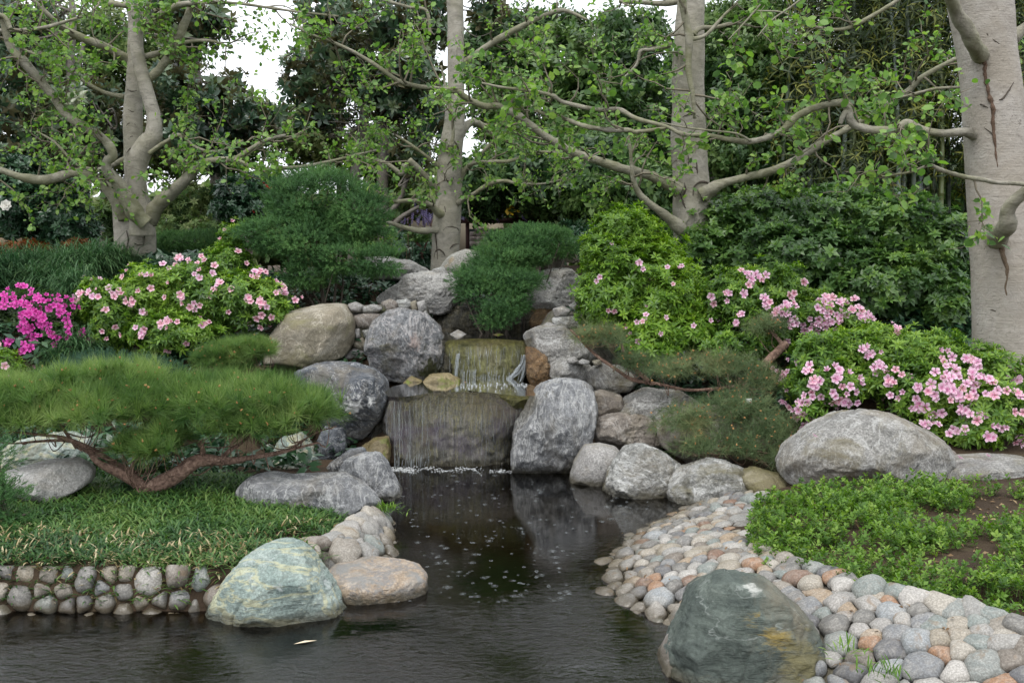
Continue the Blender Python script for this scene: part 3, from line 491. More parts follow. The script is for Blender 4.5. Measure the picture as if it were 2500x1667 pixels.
g = M.n('NewGeometry'); sx = M.n('SeparateXYZ'); M.l(g.outputs['Position'], sx.inputs[0]); wm = M.ramp(M.math('ADD', sx.outputs['Z'], M.math('MULTIPLY_ADD', M.noise(v, 12, 3), .06, -.03)), [(.03, 1.0), (.085, 0.0)])
c = M.mix(M.math('MULTIPLY', wm, .75), c, (.06, .045, .02)); c = M.mix(.24, c, (.075, .055, .03)); M.color(c); M.l(M.math('SUBTRACT', .62, M.math('MULTIPLY', wm, .4)), M.p.inputs['Roughness'])
M.normal(M.bump(M.noise(v2, 90, 4), .35, .004, M.bump(M.noise(v2, 22, 6, .8), .5, .012))); cob_mat = M.m
def resample(L, m):
    t = np.linspace(0, len(L) - 1, m); return np.stack([np.interp(t, np.arange(len(L)), L[:, k]) for k in range(3)], 1)
def cobbles(name, Wl, Tl, spacing, seed, bulge=.03, sink=.02, depth=.55, vrange=(0.0, 1.0), sub=3, view=True, asp=1.0, shrink=.99, grow=(1.0, 1.0), tones=None):
    rg = np.random.default_rng(seed); m = 80; A = resample(np.asarray(Wl), m); B = resample(np.asarray(Tl), m)
    mid = (A + B) / 2; s = np.concatenate([[0], np.cumsum(np.linalg.norm(np.diff(mid, axis=0), axis=1))]); wid = np.linalg.norm(B - A, axis=1)
    def S(sv, tv):
        k = np.interp(sv, s, np.arange(m)); a = np.stack([np.interp(k, np.arange(m), A[:, j]) for j in range(3)], -1); b = np.stack([np.interp(k, np.arange(m), B[:, j]) for j in range(3)], -1)
        w = np.interp(sv, s, wid); v = tv / w; P = a + (b - a) * v[..., None]; P[..., 2] += bulge * 4 * v * (1 - v); return P
    nv = 9; vs = np.linspace(0, 1, nv); G = np.stack([A + (B - A) * q + np.array([0, 0, bulge * 4 * q * (1 - q) - sink]) for q in vs], 0).reshape(-1, 3)
    ii = np.arange(nv - 1)[:, None] * m + np.arange(m - 1)[None]; base = structure(name, G, np.stack([ii, ii + 1, ii + m + 1, ii + m], -1).reshape(-1, 4), rm('mortar', 2), True)
    pts = []; tries = 0; Wm = wid.max()
    while tries < 14000:
        tries += 1; sv = rg.uniform(0, s[-1]); tv = rg.uniform(vrange[0], vrange[1]) * np.interp(sv, s, wid); r = spacing * rg.choice([.62, .82, 1.0, 1.22], p=[.2, .3, .3, .2]) * (grow[0] + (grow[1] - grow[0]) * sv / s[-1])
        if all(((sv - a) / asp) ** 2 + (tv - b) ** 2 > ((r + q) / 2) ** 2 for a, b, q in pts): pts.append((sv, tv, r))
    P2 = np.array(pts); out = []
    for idx, (sv, tv, r) in enumerate(pts):
        poly = [(-1.3 * spacing, -1.3 * spacing), (1.3 * spacing, -1.3 * spacing), (1.3 * spacing, 1.3 * spacing), (-1.3 * spacing, 1.3 * spacing)]; lo = vrange[0] * np.interp(sv, s, wid) - tv - .02; hi = vrange[1] * np.interp(sv, s, wid) - tv + .04
        planes = [((0, -1), max(-lo, .04)), ((0, 1), max(hi, .04))]
        for jx in np.argsort((P2[:, 0] - sv) ** 2 + (P2[:, 1] - tv) ** 2)[1:14]:
            d = P2[jx, :2] - (sv, tv); L = np.hypot(*d); w = (L * L + (r * r - P2[jx, 2] ** 2) * .35) / (2 * L); planes.append((tuple(d / L), max(w, .02)))
        for (nx_, ny_), dd in planes:
            q = []
            for k in range(len(poly)):
                a, b = poly[k], poly[(k + 1) % len(poly)]; da = a[0] * nx_ + a[1] * ny_ - dd; db = b[0] * nx_ + b[1] * ny_ - dd
                if da <= 0: q.append(a)
                if da * db < 0: t = da / (da - db); q.append((a[0] + (b[0] - a[0]) * t, a[1] + (b[1] - a[1]) * t))
            poly = q
            if len(poly) < 3: break
        if len(poly) < 3: continue
        pp = np.array(poly); cc, R = radial(pp * shrink, 9); Rm = R.mean()
        if Rm < .018: continue
        B_, Fc = blob(R, Rm * rg.uniform(depth * .85, depth * 1.3), sub, 2.5, .05, 2.2, seed + idx, 2, .9)
        e = .01; c0 = S(np.array(sv + cc[0]), np.array(tv + cc[1])); U = norm(S(np.array(sv + cc[0] + e), np.array(tv + cc[1])) - c0); Vv = S(np.array(sv + cc[0]), np.array(tv + cc[1] + e)) - c0; Vv = norm(Vv - U * (Vv @ U)); N = np.cross(U, Vv)
        if N[2] < 0 or (abs(N[2]) < .35 and N[1] > 0): N = -N
        til = rg.uniform(-.12, .12, 2); N2 = norm(N + U * til[0] + Vv * til[1])
        Pw = c0 + B_[:, :1] * U + B_[:, 2:] * Vv - B_[:, 1:2] * N2 + N * rg.uniform(-.008, .012)
        if np.linalg.det(np.stack([U, -N2, Vv])) < 0: Fc = Fc[:, ::-1]
        out.append((c0, Pw - c0, Fc, {'rnd': np.full(len(Pw), rg.random() if tones is None else (rg.choice(tones) + .5) / 20)}))
    def inview(c0):
        d = c0 - np.array([0, 0, EYE]); f = d[1] * math.cos(PITCH) - d[2] * math.sin(PITCH); px = CX + F * d[0] / f; py = CY - F * (d[1] * math.sin(PITCH) + d[2] * math.cos(PITCH)) / f
        return (-250 < px < 2750) and (py < 1850)
    out = [o for o in out if inview(o[0])]; out.sort(key=lambda o: np.linalg.norm(o[0] - np.array([0, 0, EYE])))
    for c0, Pw, Fc, A_ in out[:300]: link('cobble', mesh('cobble', Pw, Fc, cob_mat, A_, True), c0, parent=base)
    if len(out) > 300:
        V_, F_, A_ = join([(Pw + c0, Fc, a_) for c0, Pw, Fc, a_ in out[300:]]); link('cobbles', mesh('cobbles', V_, F_, cob_mat, A_, True), (0, 0, 0), parent=base, kind='stuff')
    print(name, len(out)); return base
Wc = W_line.copy(); Wc[:, 2] = -.07; Wc[:, :2] -= .0
cobbles('cobble_bank', Wc, T_line, .10, 11, bulge=.035, sub=2, asp=1.25, grow=(.80, 1.12))
wl = gnd('D', [(-260, 1402), (0, 1406), (150, 1407), (300, 1406), (420, 1406), (520, 1400)], 0.0); wl[:, 2] = -.09; tl = wl + np.array([0, .12, .275]); wl[:, 1] -= .02
cobbles('cobble_retaining_wall', wl, tl, .125, 23, bulge=0, sub=2, depth=.85, asp=1.0, shrink=.90, tones=[2, 4, 6, 0, 1, 1, 3, 5, 5, 8, 9, 11, 12, 14, 14, 16, 3, 9, 2])
wl = gnd('D', [(690, 1360), (760, 1335), (880, 1325), (912, 1285), (912, 1240), (905, 1200), (880, 1180)], 0.0); wl[:, 2] = -.06; tl = np.array([gnd('D', p, .18) for p in [(650, 1300), (700, 1262), (745, 1248), (770, 1238), (800, 1215), (830, 1195), (845, 1180)]])
cobbles('cobble_edging', wl, tl, .14, 31, bulge=.05, sub=3, tones=[0, 1, 2, 3, 4, 6, 8, 9, 10, 11, 13, 14, 16])

# ------------------------------------------------------------------ vegetation
G = lambda *c: tuple(c)
LM = {}
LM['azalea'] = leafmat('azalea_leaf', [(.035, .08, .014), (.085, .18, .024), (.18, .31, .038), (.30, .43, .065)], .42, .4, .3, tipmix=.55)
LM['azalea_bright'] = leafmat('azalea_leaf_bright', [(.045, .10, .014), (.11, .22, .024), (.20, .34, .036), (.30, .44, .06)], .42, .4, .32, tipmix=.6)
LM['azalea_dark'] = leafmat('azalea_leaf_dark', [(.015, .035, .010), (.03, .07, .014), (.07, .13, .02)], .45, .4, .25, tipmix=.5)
LM['glossy'] = leafmat('glossy_shrub_leaf', [(.030, .07, .020), (.055, .12, .030), (.105, .20, .042), (.20, .32, .06)], .38, .45, .28, tipmix=.5)
LM['magnolia'] = leafmat('magnolia_leaf', [(.022, .052, .028), (.042, .085, .044), (.075, .125, .06), (.12, .15, .06)], .3, .6, .22, back=(.10, .095, .045), tipmix=.1)
LM['camellia'] = leafmat('camellia_leaf', [(.018, .05, .024), (.032, .08, .038), (.06, .125, .055)], .3, .5, .15, tipmix=.2)
LM['evergreen'] = leafmat('evergreen_leaf', [(.022, .052, .018), (.042, .092, .028), (.085, .155, .042), (.15, .23, .07)], .42, .4, .28, tipmix=.2)
LM['young'] = leafmat('young_leaf', [(.06, .12, .035), (.11, .22, .045), (.17, .31, .06), (.25, .38, .09)], .45, .35, .42, tipmix=.1)
LM['juniper'] = leafmat('juniper_foliage', [(.035, .085, .032), (.06, .14, .045), (.095, .20, .06), (.15, .26, .08)], .6, .25, .3, tipmix=.4)
LM['bluejuniper'] = leafmat('blue_juniper_foliage', [(.03, .075, .045), (.05, .11, .062), (.08, .155, .085)], .6, .25, .2, tipmix=.4)
LM['pine'] = leafmat('pine_needle', [(.045, .10, .028), (.085, .16, .042), (.145, .235, .06), (.25, .33, .11)], .55, .25, .35, tipmix=.3)
LM['sparsepine'] = leafmat('sparse_pine_needle', [(.06, .09, .04), (.10, .15, .065), (.15, .20, .085), (.24, .21, .10)], .55, .25, .25, tipmix=.3)
LM['candle'] = leafmat('pine_cone_bud', [(.20, .10, .035), (.32, .17, .06), (.42, .25, .10)], .6, .3, .1)
LM['sedge'] = leafmat('sedge_blade', [(.025, .070, .028), (.045, .11, .042), (.075, .155, .058), (.12, .20, .075)], .5, .35, .25, tipmix=.3)
LM['bamboograss'] = leafmat('dwarf_bamboo_blade', [(.022, .058, .020), (.042, .105, .028), (.075, .155, .035), (.13, .20, .05)], .48, .35, .3, tipmix=.2)
LM['drygrass'] = leafmat('dry_blade', [(.20, .15, .07), (.36, .29, .15), (.52, .46, .30)], .6, .3, .25)
LM['clover'] = leafmat('ground_cover_leaf', [(.04, .09, .016), (.08, .165, .025), (.13, .24, .036), (.21, .32, .06)], .5, .3, .35, tipmix=.2)
LM['bamboo'] = leafmat('bamboo_leaf', [(.015, .03, .01), (.03, .055, .014), (.09, .115, .022), (.20, .21, .035)], .45, .35, .3, tipmix=.2)
LM['hedge'] = leafmat('far_foliage', [(.03, .06, .02), (.06, .11, .03), (.12, .17, .05), (.18, .21, .09)], .6, .3, .3)
LM['red'] = leafmat('reddish_leaf', [(.09, .035, .012), (.22, .06, .02), (.14, .12, .03)], .5, .3, .3)
LM['wisteria'] = leafmat('wisteria_blossom', [(.22, .18, .36), (.36, .31, .52), (.55, .50, .70)], .6, .2, .35)
bark_dark = plain('dark_bark', (.075, .062, .048), .9, .35, 10, .8)
twig_mat = plain('twig_bark', (.16, .14, .10), .85, .3, 14, .5)

def lobes_px(zone, L):
    """rounded masses of a crown: (px, py, half width, half height, distance, half depth)"""
    out = []; s = ZONES[zone][2]
    for x, y, rx, ry, Y, d in L: out.append((at(zone, (x, y), Y), np.array([rx / s * Y / F, d, ry / s * Y / F])))
    return out
def sample_lobes(L, n, rng, shell=.35, lump=.12, front=.6, lf=2.5, up=0.0):
    vol = np.array([(r[0] * r[1] + r[1] * r[2] + r[0] * r[2]) for c, r in L]); pr = vol / vol.sum(); P = []; N = []; need = n; it = 0
    while need > 0 and it < 12:
        it += 1; m = int(need * 2.4) + 50; k = rng.choice(len(L), m, p=pr); D = norm(rng.normal(size=(m, 3)))
        keep = (D[:, 1] < .35) | (rng.random(m) > front); k = k[keep]; D = D[keep]; C = np.array([c for c, r in L])[k]; Rr = np.array([r for c, r in L])[k]
        rad = 1 - .45 * lump - shell * rng.random(len(k)) ** 1.4 + lump * vnoise(C * 3 + D * lf, 3) + lump * .5 * vnoise(C * 5 + D * lf * 2.7, 8) ; p = C + D * Rr * rad[:, None]
        ok = np.ones(len(k), bool)
        for j, (c, r) in enumerate(L): ok &= (j == k) | ((((p - c) / r) ** 2).sum(1) > .62)
        p = p[ok]; nn = norm(D[ok] / Rr[ok]); P.append(p[:need]); N.append(nn[:need]); need -= len(p[:need])
    P = np.concatenate(P); N = np.concatenate(N); return P, norm(N + np.array([0, 0, up]))
def surf_hit(L, zone, pts, inset=0.0):
    R = rays(zone, pts); O = np.array([0, 0, EYE]); out = []
    for r in R:
        best = None
        for c, rad in L:
            rad = rad * (1 - inset); o = (O - c) / rad; d = r / rad; A = d @ d; B = o @ d; Cc = o @ o - 1; q = B * B - A * Cc
            if q > 0:
                t = (-B - math.sqrt(q)) / A
                if best is None or t < best[0]: p = O + r * t; best = (t, p, norm((p - c) / rad ** 2))
        if best is None:
            dd = [(np.linalg.norm(np.cross(r / np.linalg.norm(r), c - O)) - rad[0], c, rad) for c, rad in L]; _, c, rad = min(dd, key=lambda v: v[0]); t = (c[1] - rad[1] * .2) / r[1]; best = (t, O + r * t, norm(O + r * t - c))
        out.append((best[1], best[2]))
    return out

def whorl(nout=5, nin=3, L=1.0, w=.17, seed=0, spread=1.0, rounded=False):
    rg = random.Random(seed); ps = []
    for k in range(nout): ps.append(xf(leaf(L * rg.uniform(.8, 1.1), w, .05, .12, .15 + .3 * rg.random(), rounded), rot('z', k * 6.283 / nout + rg.uniform(-.3, .3)) @ rot('y', -rg.uniform(.05, .5) * spread)))
    for k in range(nin): ps.append(xf(leaf(L * rg.uniform(.5, .75), w * .85, .06, .05, .7 + .3 * rg.random(), rounded), rot('z', k * 6.283 / nin + .5) @ rot('y', -rg.uniform(.75, 1.2)), (0, 0, .05 * L)))
    return join(ps)
def multi(tmpls, P, Z, S, rng, rnd=None):
    k = rng.integers(0, len(tmpls), len(P)); S = np.broadcast_to(np.asarray(S, float), (len(P),)); rnd = rng.random(len(P)) if rnd is None else rnd
    return join([scatter(t, P[k == i], Z[k == i], S[k == i], rng, rnd[k == i]) for i, t in enumerate(tmpls) if (k == i).any()])
WH = [whorl(6, 3, 1, .17, s) for s in range(3)]; WR = [whorl(6, 3, 1, .26, s + 5, 1.1) for s in range(3)]; WM = [whorl(6, 3, 1, .22, s + 9, 1.2) for s in range(3)]

def flower_mesh(name, mat, seed, closed=False):
    rg = random.Random(seed); ps = []
    for k in range(5):
        a = k * 1.2566 + rg.uniform(-.1, .1); el = (.95 if closed else .42) + rg.uniform(-.12, .15); l = rg.uniform(.85, 1.1)
        V = np.array([(.08, 0, 0), (.40, .20, .03), (.40, -.20, .03), (.74, .36, .0), (.74, -.36, .0), (1.0, 0, -.10), (.6, 0, -.04)]) * (l, .62 if closed else 1, 1)
        Fc = np.array([(0, 6, 1), (0, 2, 6), (1, 6, 3), (2, 4, 6), (3, 6, 5), (6, 4, 5)])
        ps.append(xf((V, Fc, {'tip': np.array([0, .4, .4, .85, .85, 1.0, .45])}), rot('z', a) @ rot('y', -el)))
    V, Fc, A = join(ps); return mesh(name, V, Fc, mat, A)
def petalmat(name, cc, cm, ce):
    M = NM(name, .55, .2); f = M.attr('tip'); c = M.ramp(f, [(.05, cc), (.45, cm), (.9, ce)]); r = M.objrnd(); c = M.mix(M.math('MULTIPLY', r, .35), c, cm); M.color(c)
    tr = M.n('BsdfTranslucent'); mx = M.n('MixShader'); mx.inputs[0].default_value = .35; M.l(c, tr.inputs[0]); M.l(M.p.outputs[0], mx.inputs[1]); M.l(tr.outputs[0], mx.inputs[2]); M.l(mx.outputs[0], M.t.nodes['Material Output'].inputs[0]); return M.m
PK = petalmat('pale_pink_petal', (.62, .10, .26), (.80, .42, .52), (.88, .68, .72)); MG = petalmat('magenta_petal', (.45, .015, .20), (.70, .06, .42), (.80, .19, .56)); PL = petalmat('lilac_pink_petal', (.62, .12, .36), (.78, .46, .62), (.87, .70, .78))
FM = {'pink': [flower_mesh('flower', PK, s, s == 2) for s in range(3)] + [flower_mesh('flower', PL, 8)], 'magenta': [flower_mesh('flower', MG, s + 20, s == 2) for s in range(3)], 'lilac': [flower_mesh('flower', PL, s + 30, s == 3) for s in range(4)] + [flower_mesh('flower', PK, 38)]}
from mathutils import Matrix, Vector
def put_flower(T, me, p, nrm, size, rg):
    z = Vector(norm(np.array(nrm) + np.array([rg.uniform(-.5, .5), -0.55 + rg.uniform(-.4, .3), rg.uniform(-.35, .45)]))); o = link('flower', me, np.array(p) - T.loc, parent=T.o)
    o.rotation_mode = 'QUATERNION'; o.rotation_quaternion = z.to_track_quat('Z', 'Y') @ Matrix.Rotation(rg.uniform(0, 6.28), 4, 'Z').to_quaternion(); o.scale = (size,) * 3
def twigs_in(L, base, rng, n=14, r=.012):
    ps = []
    for k in range(n):
        c, rad = L[rng.integers(len(L))]; e = c + rad * norm(rng.normal(size=3)) * .75; b = base + rng.normal(size=3) * (.06, .05, 0); m = (b + e) / 2 + rng.normal(size=3) * .06; P, R = smooth_path([b, m, e], [r, r * .7, r * .25], 4); ps.append(tube(P, R, 5))
    return join(ps)
def shrub(label, cat, name, zone, Lp, mat, tm, n, size, seed, shell=.45, up=.75, lump=.3, flowers=None, fl_pts=(), fl_zone=None, per=(2, 4), fsize=.034, lf=4.0, bloom=0, front=.6, group=None, jitter=.5):
    rng = np.random.default_rng(seed); rg = random.Random(seed); L = lobes_px(zone, Lp); P, N = sample_lobes(L, n, rng, shell, lump, front, lf)
    base = np.mean([c for c, r in L], 0); zb = min(c[2] - r[2] for c, r in L); base = np.array([base[0], base[1], max(zb, H(base[0], base[1]))])
    T = Thing(name, label, cat, base, group); Z = norm(N + np.array([0, 0, up]) + rng.normal(size=N.shape) * jitter * .6)
    patch = np.clip(.5 + .55 * vnoise(P * 3.1, seed) + rng.normal(size=len(P)) * .22, 0, 1)
    V, Fc, A = multi(tm, P, Z, size * rng.uniform(.75, 1.2, len(P)), rng, patch); T.part('foliage', V, Fc, mat, False, A, kind='stuff')
    V, Fc, _ = join([t[:2] + ({},) for t in [twigs_in(L, base, rng)]]); T.part('branches', V, Fc, bark_dark, True, kind='stuff')
    if flowers:
        for (p, nn) in surf_hit(L, fl_zone or zone, fl_pts, .02):
            for _ in range(rg.randint(*per)): put_flower(T, rg.choice(FM[flowers]), p + np.array([rg.gauss(0, .034), rg.uniform(-.05, .0), rg.gauss(0, .026)]), nn, fsize * 1.2 * rg.uniform(.8, 1.2), rg)
        if bloom:
            Pb, Nb = sample_lobes(L, bloom, rng, .04, lump, 1.0)
            for p, nn in zip(Pb, Nb): put_flower(T, rg.choice(FM[flowers]), p + nn * .02, nn, fsize * rg.uniform(.75, 1.05), rg)
    return T, L

# pink azalea left
shrub('wide pink-flowering azalea mound left of the tan boulder', 'azalea', 'azalea_bush', 'd',
      [(620, 600, 190, 190, 10.1, .45), (860, 500, 250, 200, 10.3, .5), (1100, 520, 270, 240, 10.3, .5), (1330, 520, 230, 170, 10.2, .45), (1250, 330, 150, 110, 10.6, .4), (1290, 200, 95, 120, 10.9, .3), (950, 690, 300, 130, 9.9, .4), (1480, 560, 130, 110, 10.0, .3), (520, 480, 90, 90, 10.2, .3)],
      LM['azalea'], WH, 3900, .072, 41, flowers='pink', fl_pts=[(955, 310), (900, 330), (560, 410), (610, 440), (640, 470), (660, 500), (740, 500), (720, 520), (825, 465), (765, 475), (915, 515), (820, 385), (940, 425), (1075, 385), (1155, 345), (1180, 385), (1085, 320), (1330, 320), (1420, 360), (1400, 380), (1510, 430), (1530, 470), (1500, 490), (1570, 485), (1430, 530), (1405, 510), (1350, 500), (1610, 520), (1470, 585), (1430, 640), (1180, 440), (1155, 470), (1250, 450), (1130, 490), (1060, 550), (985, 545), (1000, 500), (815, 560), (560, 565), (540, 510), (500, 495), (450, 500), (545, 700), (500, 720), (765, 690), (920, 640), (1050, 770), (925, 800), (655, 385), (1290, 110), (1240, 120), (1320, 190), (1350, 240), (1200, 190), (1025, 300), (1130, 660), (885, 660), (640, 690), (430, 510), (600, 710), (1240, 610), (1300, 260)], per=(1, 4), bloom=24)
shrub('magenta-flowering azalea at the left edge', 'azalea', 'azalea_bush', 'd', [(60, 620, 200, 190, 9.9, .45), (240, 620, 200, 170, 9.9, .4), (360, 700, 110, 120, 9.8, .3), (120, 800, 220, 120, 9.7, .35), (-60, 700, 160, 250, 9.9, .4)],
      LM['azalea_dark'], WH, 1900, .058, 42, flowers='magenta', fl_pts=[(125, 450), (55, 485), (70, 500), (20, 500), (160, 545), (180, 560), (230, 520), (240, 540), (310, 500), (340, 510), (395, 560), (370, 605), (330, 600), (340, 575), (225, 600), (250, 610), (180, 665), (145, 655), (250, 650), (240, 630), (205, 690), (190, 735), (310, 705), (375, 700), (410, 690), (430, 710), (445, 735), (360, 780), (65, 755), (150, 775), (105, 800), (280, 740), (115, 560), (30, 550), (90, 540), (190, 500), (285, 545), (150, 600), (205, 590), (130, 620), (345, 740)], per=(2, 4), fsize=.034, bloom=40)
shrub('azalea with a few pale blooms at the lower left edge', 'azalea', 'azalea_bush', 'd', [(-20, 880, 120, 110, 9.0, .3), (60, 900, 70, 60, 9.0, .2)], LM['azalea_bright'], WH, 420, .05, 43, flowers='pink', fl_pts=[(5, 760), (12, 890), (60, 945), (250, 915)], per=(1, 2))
# right azaleas
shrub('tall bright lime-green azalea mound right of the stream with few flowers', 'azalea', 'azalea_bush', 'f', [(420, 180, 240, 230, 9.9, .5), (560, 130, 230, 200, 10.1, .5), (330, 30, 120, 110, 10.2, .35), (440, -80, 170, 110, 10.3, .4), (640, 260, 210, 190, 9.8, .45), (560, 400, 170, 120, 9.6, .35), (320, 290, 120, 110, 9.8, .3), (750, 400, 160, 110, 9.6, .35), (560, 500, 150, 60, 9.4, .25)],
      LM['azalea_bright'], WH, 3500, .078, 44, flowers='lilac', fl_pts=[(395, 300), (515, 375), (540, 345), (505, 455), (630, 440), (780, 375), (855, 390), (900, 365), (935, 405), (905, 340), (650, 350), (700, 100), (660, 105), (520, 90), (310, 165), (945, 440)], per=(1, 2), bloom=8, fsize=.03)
shrub('pink azalea in the middle of the right bank in front of the dark hedge', 'azalea', 'azalea_bush', 'f', [(960, 240, 180, 150, 9.6, .4), (1150, 220, 190, 150, 9.7, .4), (1100, 380, 220, 160, 9.4, .4), (1330, 320, 180, 120, 9.5, .35), (1500, 350, 120, 70, 9.4, .3), (980, 470, 190, 100, 9.3, .3)],
      LM['azalea'], WH, 2000, .072, 45, flowers='lilac', fl_pts=[(1020, 130), (1045, 150), (1070, 150), (1060, 165), (1020, 220), (1235, 235), (1110, 275), (1130, 280), (1190, 285), (1220, 290), (1250, 290), (1150, 325), (1170, 315), (1210, 345), (1240, 370), (1260, 350), (1380, 250), (1410, 250), (1430, 270), (1400, 280), (1470, 280), (1390, 310), (1420, 320), (1465, 325), (1440, 360), (1480, 350), (1520, 310), (1560, 320), (1590, 340), (1610, 330), (1600, 350), (1340, 390), (1370, 380), (1400, 400), (1320, 370), (840, 255), (925, 225), (1000, 335), (975, 370), (1310, 170), (1510, 265)], per=(2, 4), bloom=8, fsize=.036)
shrub('pink azalea drooping over the huge speckled boulder at the right', 'azalea', 'azalea_bush', 'f', [(1420, 520, 210, 130, 8.6, .4), (1650, 490, 240, 120, 8.7, .45), (1400, 650, 190, 120, 8.4, .35), (1880, 520, 230, 130, 8.5, .45), (1900, 690, 240, 170, 8.2, .4), (2120, 600, 190, 160, 8.3, .4), (2180, 780, 210, 180, 8.0, .35), (1640, 620, 200, 110, 8.5, .4), (2080, 880, 150, 110, 7.95, .3), (1320, 780, 70, 60, 8.2, .2), (2340, 700, 100, 160, 8.1, .3), (1280, 640, 90, 100, 8.7, .25), (1880, 880, 60, 40, 7.9, .12)],
      LM['azalea'], WH, 4200, .070, 46, flowers='lilac', fl_pts=[(1570, 490), (1600, 510), (1625, 520), (1735, 390), (1445, 585), (1480, 600), (1350, 665), (1365, 655), (1500, 665), (1560, 650), (1430, 700), (1455, 735), (1480, 740), (1500, 690), (1290, 745), (1300, 830), (1280, 850), (1260, 780), (1210, 745), (1150, 610), (1190, 600), (1640, 575), (1670, 580), (1710, 665), (1745, 700), (1830, 690), (1850, 680), (1880, 690), (1900, 710), (1830, 755), (1850, 770), (1910, 780), (1940, 620), (1960, 600), (1990, 620), (2000, 640), (1980, 690), (2000, 700), (1960, 700), (2040, 700), (2080, 640), (2110, 640), (2140, 620), (2160, 650), (2190, 640), (2080, 720), (2100, 715), (2210, 715), (2225, 700), (2040, 780), (2060, 785), (2290, 625), (2310, 630), (2310, 700), (2310, 780), (2320, 920), (2335, 910), (1880, 850), (1895, 855), (2010, 880), (2050, 880), (2180, 870), (2190, 910), (2260, 870), (2110, 810), (1960, 500), (1970, 520), (2080, 540), (2100, 570), (2030, 590), (1230, 540), (1330, 600), (1770, 610), (1520, 720), (2180, 1000), (1350, 700)], per=(2, 4), bloom=14, fsize=.035)
# dark hedge right, clipped shrubs
shrub('large dense dark green shrub between the two right-hand trees', 'shrub', 'evergreen_shrub', 'c', [(350, 1250, 290, 200, 11.6, .6), (650, 1180, 300, 190, 11.7, .7), (950, 1170, 320, 180, 11.6, .7), (1280, 1230, 320, 210, 11.4, .7), (1500, 1350, 230, 260, 11.2, .6), (800, 1400, 500, 220, 11.2, .7), (1250, 1550, 430, 230, 10.9, .6), (250, 1400, 160, 160, 11.2, .4), (1560, 1650, 170, 160, 10.6, .4)],
      LM['glossy'], WR + WH[:1], 6000, .092, 47, shell=.45, lump=.3, lf=4.5)
J = []
for s in range(3):
    rg = random.Random(s); ps = []
    for k in range(11):
        z = k / 10; l = rg.uniform(.35, .6) * (1.1 - .5 * z); a = k * 2.4 + rg.uniform(-.3, .3)
        V = np.array([(0, -.05, 0), (0, .05, 0), (l, 0, 0)]); ps.append(xf((V, np.array([(0, 1, 2)]), {'tip': np.array([.2, .2, .9])}), rot('z', a) @ rot('y', -rg.uniform(.5, 1.1)), (0, 0, z * .8)))
    J.append(join(ps))
def juniper(label, zone, Lp, n, seed, size=.06, mat='juniper', trunk=None, lump=.3, up=.4, cat='juniper'):
    rng = np.random.default_rng(seed); L = lobes_px(zone, Lp); P, N = sample_lobes(L, n // 18, rng, .3, lump, .6, 5.0); kk = vnoise(P * 5.5, seed) > -.5; P = P[kk]; N = N[kk]; P = np.repeat(P, 25, 0); N = np.repeat(N, 25, 0); off = norm(rng.normal(size=P.shape)) * (.10 * rng.random(len(P)) ** .4)[:, None] * (1.35, 1.35, .5); P = P + off; N = norm(N + off * 9)
    base = np.mean([c for c, r in L], 0); base[2] = H(base[0], base[1]); T = Thing('juniper_shrub', label, cat, base); Z = norm(N + np.array([0, 0, up]) + rng.normal(size=N.shape) * .35)
    patch = np.clip(.45 + .5 * vnoise(P * 5, seed) + rng.normal(size=len(P)) * .2, 0, 1)
    V, Fc, A = multi(J, P, Z, size * rng.uniform(.7, 1.3, len(P)), rng, patch); T.part('foliage', V, Fc, LM[mat], False, A, kind='stuff')
    tb = twigs_in(L, base, rng, 9, .014); T.part('branches', tb[0], tb[1], bark_dark, True, kind='stuff')
    if trunk is not None:
        P, R = smooth_path(at(trunk[0], [p[:2] for p in trunk[1]], trunk[2]), [p[2] / ZONES[trunk[0]][2] * trunk[2] / F for p in trunk[1]]); V, Fc = tube(P, R, 9, .1, 3); T.part('trunk', V, Fc, bark_dark, True)
    return T
juniper('large clipped cloud juniper between the pink azalea and the waterfall', 'a', [(1650, 1120, 190, 160, 10.9, .5), (1850, 1080, 200, 130, 11, .5), (1750, 1010, 190, 90, 11.0, .45), (1980, 1180, 150, 140, 10.8, .4), (1500, 1270, 170, 120, 10.7, .45), (1680, 1330, 200, 130, 10.6, .4), (1880, 1400, 200, 110, 10.6, .4), (2050, 1430, 150, 80, 10.5, .3), (1700, 1500, 140, 80, 10.6, .3), (2040, 1320, 110, 80, 10.7, .3), (1870, 1270, 160, 80, 10.9, .3)], 14000, 51)
juniper('spreading juniper mound draping over the head of the stream', 'i', [(1250, 800, 360, 170, 10.9, .4), (1500, 850, 330, 150, 11.0, .4), (1700, 950, 260, 130, 10.9, .35), (900, 950, 420, 170, 10.8, .35), (750, 1150, 400, 170, 10.7, .35), (1200, 1100, 280, 150, 10.7, .3), (500, 1400, 420, 150, 10.5, .3), (900, 1450, 420, 140, 10.4, .3)], 9000, 52, .055, trunk=('i', [(1420, 1330, 50), (1480, 1150, 45), (1500, 1000, 40)], 10.95))
juniper('drooping tip of juniper hanging beside the dark wet rocks', 'e', [(1300, 260, 150, 80, 10.3, .22), (1400, 300, 130, 60, 10.25, .2), (1440, 330, 90, 55, 10.2, .18), (1370, 400, 75, 45, 10.15, .14), (1230, 200, 90, 60, 10.4, .2), (1560, 190, 60, 25, 10.4, .12), (1500, 230, 60, 40, 10.3, .15)], 3200, 53, .05)
juniper('low blue-green juniper behind the pine pads', 'd', [(520, 880, 160, 70, 9.1, .35), (700, 880, 190, 60, 9.1, .35), (850, 900, 130, 50, 9.0, .3), (1080, 1010, 120, 40, 8.8, .2)], 4200, 54, .042, 'bluejuniper', lump=.25)
